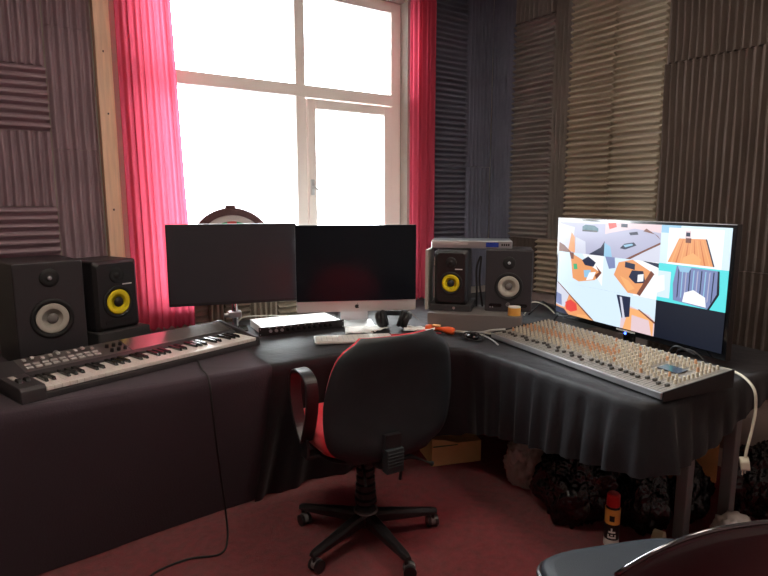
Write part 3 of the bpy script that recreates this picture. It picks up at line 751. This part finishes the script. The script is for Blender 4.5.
sp(c, [(.3, .02), (.5, .03), (.46, .16), (.33, .16)], 'sky'); sp(c, [(.42, .68), (.55, .58), (.72, .72), (.74, .96), (.4, .92)], 'white'); sp(c, [(.86, .04), (.885, .04), (.905, .6), (.79, 1), (.76, 1), (.87, .6)], 'dark')
# row 2
c = (2, 0); full(c, 'wall'); sp(c, [(0, .02), (.5, .55), (.85, 1), (0, 1)], 'orange'); sp(c, [(0, .02), (.3, .35), (.2, .8), (0, .75)], 'palestreet'); sp(c, [(0, .35), (.12, .4), (.14, .75), (0, .7)], 'bluegrey'); sp(c, [(.22, .62), (.34, .5), (.48, .6), (.5, .8), (.36, .9), (.24, .85)], 'red'); sp(c, [(0, 0), (.03, 0), (.88, 1), (.83, 1)], 'brown'); sp(c, [(0, .8), (.2, .85), (.3, 1), (0, 1)], 'navy')
sp(c, [(.5, .92), (.7, .88), (.86, 1), (.5, 1)], 'amber')
c = (2, 1); full(c, 'wall'); sp(c, [(.42, .25), (.9, .45), (1, .6), (1, 1), (.4, 1)], 'pink'); sp(c, [(.55, .36), (.72, .38), (.98, .58), (.98, 1), (.45, 1)], 'amber'); sp(c, [(.6, .55), (.9, .6), (.96, 1), (.6, 1)], 'pink'); sp(c, [(.3, .06), (.56, .06), (.56, .62), (.42, .7)], 'navy'); sp(c, [(.36, .1), (.4, .1), (.48, .68), (.44, .72)], 'palestreet'); sp(c, [(.70, .36), (.73, .35), (1, .6), (1, .66)], 'brown')
c = (2, 2); full(c, 'dark')
obj('screen', bm, smats, t)
bm = B()
# hdmi / cable stubs over the lower right edge
tube(bm, [(.33, -.03, .012), (.36, -.045, .045), (.42, -.04, .05), (.47, -.03, .02)], .006)
tube(bm, [(.30, -.05, .012), (.35, -.06, .06), (.44, -.05, .04)], .005)
tag(obj('cable_loop', bm, cable_k), 'black cable loop lying between the mixing desk and the television', 'cable'); bpy.data.objects['cable_loop'].matrix_world = t.matrix_basis

# ------------------------------------------------------------------ mixer
pFL = Vector((2.085, 2.105)); pFR = Vector((1.925, 1.085)); LM = (pFR-pFL).length
ang = math.atan2((pFR-pFL).y, (pFR-pFL).x)
t = thing('mixing_desk', 'large grey mixing desk crowded with rows of small knobs, in front of television', 'mixer', (pFL.x, pFL.y, .7585), ang)
# local: x along front edge (0..LM), y>0 points to the back
DM = .375
bm = B()
def sideM(x0, x1, poly, mi=0):
    a = [bm.verts.new((x0, y, z)) for y, z in poly]; b = [bm.verts.new((x1, y, z)) for y, z in poly]
    bm.faces.new(a).material_index = mi; bm.faces.new(b[::-1]).material_index = mi; n = len(poly)
    for i in range(n): bm.faces.new((a[i], a[(i+1) % n], b[(i+1) % n], b[i])).material_index = mi
sideM(0, LM, [(0, .002), (0, .028), (DM, .066), (DM, .002)])
sideM(-.006, -.0005, [(-.006, 0), (-.006, .036), (DM, .072), (DM, 0)]); sideM(LM+.0005, LM+.006, [(-.006, 0), (-.006, .036), (DM, .072), (DM, 0)])
obj('case', bm, black_pl, t, bevel=.001)
sl = math.atan2(.038, DM); MX = Matrix.Translation((0, 0, .0285)) @ Matrix.Rotation(sl, 4, 'X')
bm = B(); box(bm, .003, LM-.003, .003, DM-.003, 0, .002, MX); obj('panel', bm, mixer_m, t)
bm = B(); box(bm, 0, LM, -.010, -.001, .006, .032); obj('front_trim', bm, silver, t, bevel=.003)
# fader slots + tick marks
NC = 32; cw = (LM-.04)/NC
bm = B()
for k in range(NC):
    x = .02+cw*(k+.5); box(bm, x-.0012, x+.0012, .012, .085, .002, .0024, MX)
    box(bm, x+cw*.5-.0004, x+cw*.5+.0004, .01, DM-.02, .002, .0023, MX)
obj('fader_slots', bm, dark_rub, t)
bm = B(); box(bm, -.0055, .0055, -.008, .008, 0, .010); fd = None
def putM(proto, x, y): c = proto.copy(); COL.objects.link(c); c.parent = t; c.location = MX @ Vector((x, y, .002)); c.rotation_euler = (sl, 0, 0); return c
for k in range(NC):
    x = .02+cw*(k+.5); y = .055+.02*random.uniform(-1, 1)
    if fd is None: fd = obj('fader', bm, knob_d, t, bevel=.001); fd.location = MX @ Vector((x, y, .002)); fd.rotation_euler = (sl, 0, 0)
    else: putM(fd, x, y)
def knob_bm(M=None, bm=None, mi=0):
    bm = bm or B(); lathe(bm, [(.0068, 0), (.0058, .006), (.0045, .017), (0, .018)], 8, M, mi); return bm
protos = [obj('knob', knob_bm(), mm, t) for mm in (knob_m, knob_o)]
used = set(); rest = B(); cnt = 0
rows = [.105+.0232*i for i in range(11)]
lcd = (LM-.205, LM-.11)
for j, y in enumerate(rows):
    for k in range(NC-1, -1, -1):
        x = .02+cw*(k+.5)
        if 25 < k < 31 and 2 < j < 7: continue
        org = (j in (3, 4, 5)) and k < 20 or (k+j*5) % 13 == 0
        mi = 1 if org else 0
        if cnt < 100 and (k > 20):
            if mi not in used: pr = protos[mi]; pr.location = MX @ Vector((x, y, .002)); pr.rotation_euler = (sl, 0, 0); used.add(mi)
            else: putM(protos[mi], x, y)
            cnt += 1
        else: knob_bm(MX @ Matrix.Translation((x, y, .002)), rest, mi)
r_ = obj('knob_rows', rest, [knob_m, knob_o], t); r_['kind'] = 'stuff'
bm = B(); box(bm, lcd[0]+.02, lcd[1]+.02, .185, .245, .002, .007, MX); d_ = obj('display', bm, black_gl, t, bevel=.001)
bm = B()
for k in range(10): box(bm, .06+cw*k*3, .075+cw*k*3, DM-.016, DM-.008, .002, .006, MX)
obj('jack_sockets', bm, silver, t)
# small cards on top
# ------------------------------------------------------------------ swivel chair
CH = (1.236, 1.99, 0)
t = thing('swivel_chair', 'black swivel office chair with red seat, seen from behind at the desk', 'chair', CH, radians(-3))
# backrest shell: super-ellipse outline, curved
def shell(y0, th, sx, sz, nu=22, nv=22, zc=.718, hh=.254):
    bm = B(); F_, K_ = [], []
    for j in range(nv+1):
        v = -1+2*j/nv; rf, rk = [], []
        wv = (.292-.030*(v+.1)**2*(1 if v > -.1 else 1.4)-.022*max(0, v)) * sx
        ex = (1-abs(v)**6)**(1/3.) if abs(v) < 1 else 0
        for i in range(nu+1):
            u = -1+2*i/nu
            x = wv*ex*sin(u*pi/2) if False else wv*max(ex, .68)*u
            z = zc+v*hh*sz
            yb = y0 - .055*(v*.5+.5) + .03*(u*u) + .02*cos(v*pi/2) - .02
            edge = min(1, (1-abs(u))*4)*min(1, (1-abs(v))*4)
            e = sqrt(max(0, edge))
            rf.append(bm.verts.new((x, yb-th*e*.5, z))); rk.append(bm.verts.new((x, yb+th*e*.5+.002, z)))
        F_.append(rf); K_.append(rk)
    for j in range(nv):
        for i in range(nu):
            bm.faces.new((F_[j][i], F_[j][i+1], F_[j+1][i+1], F_[j+1][i])); bm.faces.new((K_[j][i+1], K_[j][i], K_[j+1][i], K_[j+1][i+1]))
    for j in range(nv):
        for i in (0, nu): bm.faces.new((F_[j][i], F_[j+1][i], K_[j+1][i], K_[j][i]))
    for i in range(nu):
        for j in (0, nv): bm.faces.new((F_[j][i], K_[j][i], K_[j][i+1], F_[j][i+1]))
    bmesh.ops.remove_doubles(bm, verts=bm.verts, dist=.0005)
    return bm
obj('backrest', shell(-.215, .030, 1., 1.), chair_bk, t, smooth=True)
obj('back_cushion', shell(-.178, .055, .93, .97), chair_red, t, smooth=True)
# seat cushion + pan
def seatbm(w_, d_, z0, z1, cy):
    bm = B(); pl = rrect(w_, d_, .11, 7, 0, cy); cs = [(z0, .86), (z0+.012, .96), ((z0+z1)/2, 1.), (z1-.016, .97), (z1-.002, .86), (z1+.004, .5)]
    R_ = [[bm.verts.new((x*s, cy+(y-cy)*s, z)) for x, y in pl] for z, s in cs]
    for a, b in zip(R_, R_[1:]):
        for i in range(len(a)): bm.faces.new((a[i], a[(i+1) % len(a)], b[(i+1) % len(a)], b[i]))
    bm.faces.new(R_[0]); bm.faces.new(R_[-1]); return bm
obj('seat', seatbm(.49, .44, .465, .570, .035), chair_red, t, smooth=True)
obj('seat_pan', seatbm(.45, .40, .430, .468, .035), chair_pl, t, smooth=True)
bm = B()
tube(bm, [(-.01, .02, .43), (-.015, -.14, .425), (-.024, -.245, .455), (-.024, -.258, .58)], 1, section=[(-.012, -.034), (.012, -.034), (.012, .034), (-.012, .034)], smooth=5)
obj('back_bracket', bm, chair_pl, t)
bm = B(); box(bm, -.062, .014, -.285, -.247, .43, .525)
for k in range(5): box(bm, -.060, .012, -.290, -.285, .455+.013*k, .461+.013*k)
obj('bracket_cover', bm, chair_bk, t, bevel=.006)
bm = B(); tube(bm, [(.03, -.17, .42), (.10, -.19, .43), (.17, -.21, .40), (.20, -.215, .385)], lambda f: .008+.004*sin(f*7), seg=8); obj('lever', bm, dark_rub, t)
bm = B(); tube(bm, [(-.05, -.05, .42), (-.10, -.17, .40), (-.11, -.20, .36)], .007); obj('lever', bm, dark_rub, t)
bm = B(); tube(bm, [(.06, -.08, .43), (.10, -.12, .36), (.10, -.12, .30)], .007); obj('lever', bm, dark_rub, t)
bm = B(); box(bm, -.09, .09, -.1, .12, .385, .430); obj('tilt_mechanism', bm, chair_pl, t, bevel=.01)
prof = [(.030, .16)]
for k in range(6): prof += [(.048-.002*k, .175+.034*k), (.048-.002*k, .190+.034*k), (.040-.002*k, .196+.034*k), (.040-.002*k, .206+.034*k)]
prof += [(.032, .385)]
bm = B(); lathe(bm, prof, 20); obj('gas_lift', bm, chair_pl, t, smooth=False)
bm = B(); lathe(bm, [(.052, .075), (.056, .10), (.050, .130), (.036, .16), (.0, .16)], 24); obj('base_hub', bm, chair_pl, t, smooth=True)
bm = B(); lathe(bm, [(.050, .131), (.053, .131), (.053, .139), (.046, .139)], 24); obj('hub_ring', bm, steel_leg, t)
a0 = radians(-33.8+180+0)  # spread so that two feet point to the camera
for k in range(5):
    a = radians(-124+36+72*k)
    d = Vector((cos(a), sin(a), 0)); n = Vector((-d.y, d.x, 0))
    bm = B()
    secs = []
    for f, wd, zt, zb in ((.03, .030, .130, .082), (.12, .026, .122, .078), (.22, .021, .108, .074), (.305, .018, .098, .072), (.328, .013, .092, .074)):
        p = d*f; secs.append([bm.verts.new(p+n*wd*sx+Vector((0, 0, z))) for sx, z in ((-1, zb), (1, zb), (1, zt-.012), (.6, zt), (-.6, zt), (-1, zt-.012))])
    for s_a, s_b in zip(secs, secs[1:]):
        for i in range(6): bm.faces.new((s_a[i], s_a[(i+1) % 6], s_b[(i+1) % 6], s_b[i]))
    bm.faces.new(secs[0]); bm.faces.new(secs[-1])
    lg = obj('base_leg', bm, chair_pl, t, bevel=.003)
    q = d*.312; c_a = a+radians(60+30*k)
    cd = Vector((cos(c_a), sin(c_a), 0)); cn = Vector((-cd.y, cd.x, 0))
    bm = B(); pc = q+cd*.012
    for s in (-1, 1): cyl(bm, pc+cn*s*.010+Vector((0, 0, .027)), pc+cn*s*.024+Vector((0, 0, .027)), .026, seg=18)
    cyl(bm, q+Vector((0, 0, .04)), q+Vector((0, 0, .078)), .008, seg=10)
    cs_ = obj('caster', bm, chair_pl, lg)
    bm = B(); cyl(bm, pc+cn*-.009+Vector((0, 0, .034)), pc+cn*.009+Vector((0, 0, .034)), .024, seg=18); obj('caster_hood', bm, steel_leg, cs_)
for s in (-1, 1):
    bm = B()
    pts = [(s*.270, .01, .50), (s*.272, .07, .58), (s*.275, .10, .69), (s*.275, .085, .775), (s*.275, .01, .800), (s*.275, -.06, .775), (s*.275, -.075, .71), (s*.272, -.05, .61), (s*.270, .00, .51)]
    tube(bm, pts, 1, section=[(-.007, -.026), (.007, -.026), (.007, .026), (-.007, .026)], smooth=6)
    a_ = obj('armrest', bm, chair_pl, t, bevel=.004)
    bm = B(); box(bm, min(s*.18, s*.283), max(s*.18, s*.283), -.03, .03, .438, .452); box(bm, min(s*.270, s*.282), max(s*.270, s*.282), -.03, .03, .438, .52); obj('arm_bracket', bm, chair_pl, a_, bevel=.003)

# ------------------------------------------------------------------ folding chair, foreground
t = thing('folding_chair', 'folding chair with slate seat and dark glossy backrest in the bottom right foreground', 'chair', (1.375, .768, 0), radians(-20.6))
bm = B()
pl = []
for k in range(36):
    a = 2*pi*k/36; x = .243*abs(cos(a))**.45*(1 if cos(a) >= 0 else -1); y = .20*abs(sin(a))**.45*(1 if sin(a) >= 0 else -1)
    x *= 1+.10*(y/.2); pl.append((x, y))
cs = [(.425, .97), (.430, 1.), (.440, 1.), (.450, .96), (.455, .85), (.456, .4)]
R_ = [[bm.verts.new((x*s, y*s, z)) for x, y in pl] for z, s in cs]
for a, b in zip(R_, R_[1:]):
    for i in range(36): bm.faces.new((a[i], a[(i+1) % 36], b[(i+1) % 36], b[i]))
bm.faces.new(R_[0]); bm.faces.new(R_[-1]); obj('seat', bm, seat_v, t, smooth=True)
bm = B(); tube(bm, [(x*1.015, y*1.015, .425) for x, y in pl+pl[:1]], .009, smooth=0); obj('seat_rim', bm, chair_pl, t)
# backrest: curved sheet
nu, nv = 24, 10; bm = B(); A_, C_ = [], []
def bk_pt(u, v, th=0):
    ztop = .768-.115*abs(u)**2.4
    zbot = .56
    z = zbot+(ztop-zbot)*v
    y = -.245-.06*(z-.55)+.05*u*u-.012*sin(v*pi)
    return Vector((.262*u+.005, y+th, z))
for j in range(nv+1):
    A_.append([bm.verts.new(bk_pt(-1+2*i/nu, j/nv, 0)) for i in range(nu+1)]); C_.append([bm.verts.new(bk_pt(-1+2*i/nu, j/nv, .014)) for i in range(nu+1)])
for j in range(nv):
    for i in range(nu): bm.faces.new((A_[j][i], A_[j][i+1], A_[j+1][i+1], A_[j+1][i])); bm.faces.new((C_[j][i+1], C_[j][i], C_[j+1][i], C_[j+1][i+1]))
for j in range(nv):
    for i in (0, nu): bm.faces.new((A_[j][i], A_[j+1][i], C_[j+1][i], C_[j][i]))
for i in range(nu):
    for j in (0, nv): bm.faces.new((A_[j][i], C_[j][i], C_[j][i+1], A_[j][i+1]))
obj('backrest', bm, vinyl, t, smooth=True)
bm = B(); tube(bm, [bk_pt(-1+2*i/nu, 1, .007)+Vector((0, 0, .003)) for i in range(nu+1)], .0055, smooth=0); obj('back_rim', bm, mat('dark_chrome', rgb(120, 118, 122), .15, metal=1.), t, smooth=True)
for s in (-1, 1):
    bm = B(); tube(bm, [(s*.25, -.235, .64), (s*.25, -.20, .56), (s*.232, -.03, .40), (s*.23, .30, .012)], .011, smooth=4); obj('leg', bm, chrome, t, smooth=True)
    bm = B(); tube(bm, [(s*.20, .12, .42), (s*.20, -.05, .25), (s*.20, -.30, .012)], .011, smooth=4); obj('leg', bm, chrome, t, smooth=True)
bm = B(); cyl(bm, (-.23, .255, .07), (.23, .255, .07), .008); obj('stretcher', bm, chrome, t)

# ------------------------------------------------------------------ things under the right desk
def blob(name, loc, sc3, amp, seed, m, label, cat, sub=5, fr_=3.2, flat=True, rz=0.):
    bm = B(); bmesh.ops.create_icosphere(bm, subdivisions=sub, radius=1)
    for v in bm.verts:
        n = v.co.normalized()
        r = 1+amp*noise.noise(n*fr_+Vector((seed, 0, 0)))+amp*.55*(abs(noise.noise(n*fr_*2.6+Vector((0, seed, 0)))))*1.6-amp*.2+amp*.3*noise.noise(n*fr_*6+Vector((seed, 2, 0)))+(.30*noise.noise(n*1.5+Vector((seed, seed, 0)))-.09*abs(noise.noise(n*3.6+Vector((0, 0, seed))))-.02*abs(noise.noise(n*9+Vector((seed, 0, seed)))) if m is bag_m else 0)
        v.co = Vector((n.x*r*sc3[0], n.y*r*sc3[1], max(-.86*sc3[2], n.z*r*sc3[2])))
    mz = min(v.co.z for v in bm.verts)
    for v in bm.verts: v.co.z -= mz
    o = obj(name, bm, m, smooth=True); o.location = loc; o.rotation_euler = (0, 0, rz)
    return tag(o, label, cat)
bn = 'black plastic bin bag, '
blob('bin_bag', (2.155, 1.575, .001), (.185, .165, .205), .12, 1.3, bag_m, bn+'full and crumpled, nearest the white bag, behind the spray can', 'bin bag', 6, rz=-.6)
blob('bin_bag', (2.315, 1.365, .001), (.115, .11, .17), .12, 5.7, bag_m, bn+'slumped between spray can and the first steel desk leg', 'bin bag', 6)
blob('bin_bag', (2.86, 1.12, .001), (.17, .13, .20), .12, 9.1, bag_m, bn+'bulging to the right of the desk legs below the white plug', 'bin bag', 6)
blob('bin_bag', (2.565, 1.29, .001), (.12, .08, .135), .12, 12.1, bag_m, bn+'squeezed between the two steel desk legs', 'bin bag', 6)
o = blob('carrier_bag', (2.185, 1.945, .0), (.10, .10, .14), .24, 3.3, bagw_m, 'crumpled white carrier bag on the carpet behind the biggest black bin bag', 'carrier bag', 5, 2.6, rz=.5)
t = thing('cardboard_box', 'tan cardboard box standing behind the steel desk legs among the bin bags', 'box', (2.85, 1.52, 0), radians(-4))
bm = B(); box(bm, -.19, .19, -.12, .12, 0, .44); obj('carton', bm, card_o, t, bevel=.003)
bm = B(); box(bm, -.19, .19, -.023, .023, .4401, .4408); box(bm, -.023, .023, -.1208, -.12, .30, .44); obj('tape_strip', bm, mat('brown_tape', rgb(168, 120, 70), .3), t)
t = thing('cardboard_box', 'small pale cardboard box peeping out beneath the cloth right of swivel chair', 'box', (2.095, 2.40, 0), radians(-19))
bm = B(); box(bm, -.17, .125, -.10, .12, 0, .125); obj('carton', bm, card, t, bevel=.003)
bm = B(); prism(bm, [(-.17, .125), (-.02, .125), (-.10, .150), (-.17, .160)], -.0, .003, Matrix.Translation((0, -.10, 0)) @ UPR); obj('flap', bm, card, t)
bm = B(); box(bm, -.165, -.02, -.1035, -.10, .113, .118); obj('green_edge', bm, mat('green_tape', rgb(50, 110, 70), .5), t)
# spray can
t = thing('spray_can', 'red-capped aerosol can standing on the carpet in front of the bin bags', 'spray can', (2.035, 1.325, 0))
rr = .030
bm = B(); lathe(bm, [(rr*.95, 0), (rr, .004), (rr, .20), (rr*.92, .208), (rr*.78, .214), (0, .214)], 28); obj('can', bm, mat('can_black', rgb(30, 28, 28), .3, metal=.3), t, smooth=False)
for (za, zb, mm, nm) in ((.004, .040, red_pl, 'red_band'), (.040, .072, whiteish, 'white_band'), (.140, .205, can_y, 'yellow_band')):
    bm = B(); lathe(bm, [(rr+.0004, za), (rr+.0006, za), (rr+.0006, zb), (rr+.0004, zb)], 28); obj(nm, bm, mm, t, smooth=False)
bm = B(); lathe(bm, [(rr*.86, .214), (rr*.90, .218), (rr*.86, .262), (rr*.70, .268), (0, .268)], 24); obj('cap', bm, red_pl, t, smooth=False)
# white marks wrapped on the can, toward the camera
camdir = math.atan2(-1.325, -2.035)
bm = B()
def mark(z0, z1, a0, a1):
    vs = [bm.verts.new(((rr+.0012)*cos(camdir+a), (rr+.0012)*sin(camdir+a), z)) for a, z in ((a0, z0), ((a0+a1)/2, z0), (a1, z0), (a1, z1), ((a0+a1)/2, z1), (a0, z1))]
    bm.faces.new(vs)
for (a, b, c_, d_) in ((.080, .088, -.5, .6), (.080, .098, -.5, -.3), (.080, .098, .4, .6), (.104, .112, -.4, .5), (.112, .126, -.1, .1), (.092, .098, -.1, .2)): mark(a, b, c_, d_)
obj('lettering', bm, whiteish, t)
bm = B(); mark(.155, .180, -.35, .30); obj('black_mark', bm, dark_rub, t)
# roll of tape on edge + white object behind folding chair
t = thing('tape_roll', 'beige roll of tape lying on the carpet beside the folding chair seat', 'tape', (2.215, 1.245, .0), radians(-20))
bm = B(); M = Matrix.Translation((0, 0, .0425)) @ Matrix.Rotation(radians(35), 4, 'Z')
lathe(bm, [(.024, 0), (.042, 0), (.042, .04), (.024, .04)], 28, M, axis='Y'); lathe(bm, [(.024, 0), (.024, .04)], 28, M, axis='Y'); obj('tape', bm, mat('beige_tape', rgb(190, 174, 140), .5), t)
bm = B(); lathe(bm, [(.0, .038), (.022, .038), (.022, .002), (0, .002)], 24, M, axis='Y'); obj('core', bm, card, t)
blob('crumpled_paper', (2.50, 1.06, .0), (.10, .08, .08), .22, 7.7, bagw_m, 'crumpled white paper on the floor behind the dark chair backrest, far right', 'paper', 4)

# ------------------------------------------------------------------ cables
def cable(label, pts, r, m, name='cable', smooth=6):
    bm = B(); tube(bm, pts, r, seg=8, smooth=smooth); return tag(obj(name, bm, m, smooth=True), label, 'cable')
cable('black cable hanging down the cloth and curling over the red carpet at left', [(.70, 2.55, .759), (.675, 2.40, .761), (.665, 2.275, .745), (.668, 2.25, .60), (.70, 2.30, .35), (.73, 2.34, .12), (.72, 2.30, .012), (.66, 2.22, .006), (.54, 2.26, .006), (.40, 2.24, .006), (.30, 2.14, .006), (.20, 2.02, .006)], .0045, cable_k)
c_ = cable('white power lead hanging off the right desk end with a plug', [(2.47, 1.25, .765), (2.46, 1.10, .775), (2.43, 1.01, .74), (2.425, .99, .66), (2.40, .985, .58), (2.372, .985, .50), (2.368, .985, .465)], .0055, cable_w, 'power_lead')
bm = B(); prism(bm, rrect(.05, .045, .012), -.016, .016, Matrix.Translation((2.366, .985, .445)) @ Euler((radians(80), 0, radians(30))).to_matrix().to_4x4()); 
for dx in (-.011, .011): box(bm, 2.366+dx-.003, 2.366+dx+.003, .982, .988, .400, .424)
obj('plug', bm, cable_w, c_, bevel=.004)
for i, (x, a) in enumerate(((2.585, .012), (2.605, -.01), (2.57, .02))):
    cable(('leftmost', 'middle', 'rightmost')[(1, 2, 0)[i]]+' of three pale cables dangling beside the right curtain', [(x+.004, YW-.07, 2.96), (x+.004, YW-.07, 2.4), (x-.004, YW-.072, 1.6), (x, YW-.075, 1.25), (x+a*2, YW-.08, 1.10), (x+.03+a*2, YW-.085, 1.02), (x+.06+a, YW-.08, .99), (x+.02, YW-.07, 1.04)], .004, cable_w)
cable('pale cable running from orange cutter along the speaker riser', [(2.00, 2.31, .775), (2.05, 2.245, .770), (2.10, 2.19, .772), (2.13, 2.15, .770)], .004, cable_w)
cable('red cable lying on the desk near the headphones', [(1.58, 2.50, .765), (1.70, 2.44, .765), (1.84, 2.38, .765), (1.93, 2.33, .765)], .004, cable_r)
cable('red cable behind the piano keyboard below the left curtain', [(.70, 3.20, .758), (.85, 3.12, .758), (.95, 3.18, .758), (1.05, 3.16, .758)], .004, cable_r)
cable('black cable curled on desk behind the orange cutter', [(2.02, 2.30, .765), (2.06, 2.22, .775), (2.03, 2.12, .765), (1.97, 2.10, .765), (1.95, 2.18, .768), (2.02, 2.22, .78), (2.10, 2.13, .768)], .005, cable_k)
cable('grey cable bundle reaching the mixing desk corner', [(2.03, 2.28, .770), (2.07, 2.19, .778), (2.10, 2.12, .800), (2.13, 2.06, .812)], .005, alu)
cable('grey cable crossing the mouse end of right desk', [(2.00, 2.24, .767), (2.06, 2.17, .772), (2.045, 2.07, .767), (2.00, 1.98, .766)], .004, alu)
cable('black cables tangled behind the right pale-cone speaker near television', [(2.70, 2.42, .765), (2.74, 2.36, .84), (2.70, 2.30, .86), (2.76, 2.25, .80), (2.70, 2.22, .765)], .006, cable_k)
cable('white cable strand near the lower left corner of the television', [(2.66, 2.42, .765), (2.68, 2.38, .85), (2.72, 2.31, .84), (2.74, 2.24, .79)], .004, cable_w)
cable('black lead looped between the two right speakers', [(2.27, 2.43, .862), (2.262, 2.42, .95), (2.27, 2.435, 1.08), (2.29, 2.42, 1.15), (2.28, 2.42, 1.02), (2.29, 2.40, .862)], .006, cable_k)
cable('white cable behind the left monitor beside its post', [(1.10, 3.17, .765), (1.14, 3.16, .80), (1.25, 3.14, .80), (1.38, 3.10, .79), (1.42, 3.15, .76)], .004, cable_w)

# ------------------------------------------------------------------ outside: pale houses across the street
def house(x0, x1, y, z1, label, col):
    t = thing('house', label, 'house', ((x0+x1)/2, y, -3.2))
    W_ = x1-x0; Hh = z1+3.2
    bm = B(); box(bm, -W_/2, W_/2, 0, 6, 0, Hh); obj('wall', bm, col, t)
    bm = B(); prism(bm, [(-.3, Hh), (6.3, Hh), (3, Hh+1.4)], -W_/2, W_/2, Matrix(((0, 0, 1, 0), (1, 0, 0, 0), (0, 1, 0, 0), (0, 0, 0, 1)))); obj('roof', bm, mat('slate', rgb(196, 200, 208), .8), t)
    for k in range(3):
        x = -W_/2+W_*(k+.5)/3
        for zz in (1.0, Hh-1.7):
            bm = B(); box(bm, x-.5, x+.5, -.03, 0, zz, zz+1.2); obj('window', bm, mat('far_glass', rgb(170, 185, 205), .3), t)
hm = mat('pale_render', rgb(236, 232, 226), .9)
house(-6, 6, 22, .35, 'pale house across the street, seen through the left window pane', hm)
house(6.4, 18, 22, .1, 'pale house across the street, seen through the right window pane', hm)
bm = B(); box(bm, -30, 45, 3.8, 60, -3.4, -3.2); struct('ground', bm, mat('street', rgb(180, 180, 180), .9))

# ------------------------------------------------------------------ ceiling lamps (unseen, set overhead for the warm light inside)
lampm = emis('lamp_diffuser', (1., .88, .74, 1), 13)
for (x, y, lab) in ((1.9, 1.05, 'square ceiling light panel nearer the right wall'), (.1, 1.2, 'square ceiling light panel nearer the left wall')):
    t = thing('ceiling_light', lab, 'ceiling light', (x, y, ZC-.001), 0, 'ceiling light panels')
    bm = B(); box(bm, -.3, .3, -.3, .3, -.03, 0); obj('frame', bm, whiteish, t, bevel=.003)
    bm = B(); box(bm, -.28, .28, -.28, .28, -.034, -.0305); obj('diffuser', bm, lampm, t)

# ------------------------------------------------------------------ light
wd = bpy.data.worlds.new('world'); sc.world = wd; wd.use_nodes = True
wd.node_tree.nodes['Background'].inputs[0].default_value = (.93, .96, 1, 1)
wd.node_tree.nodes['Background'].inputs[1].default_value = 20.
la = bpy.data.lights.new('window_portal', 'AREA'); la.shape = 'RECTANGLE'; la.size = WX1-WX0; la.size_y = WZ1-WZ0; la.cycles.is_portal = True
lo = bpy.data.objects.new('window_portal', la); COL.objects.link(lo); lo.location = ((WX0+WX1)/2, YW+.27, (WZ0+WZ1)/2); lo.rotation_euler = (radians(-90), 0, 0)
sc.view_settings.view_transform = 'Standard'; sc.view_settings.look = 'None'; sc.view_settings.exposure = .75; sc.view_settings.gamma = 1
sc.view_settings.use_curve_mapping = False
sc.cycles.max_bounces = 10; sc.cycles.diffuse_bounces = 6; sc.cycles.transparent_max_bounces = 8
sc.cycles.use_denoising = True
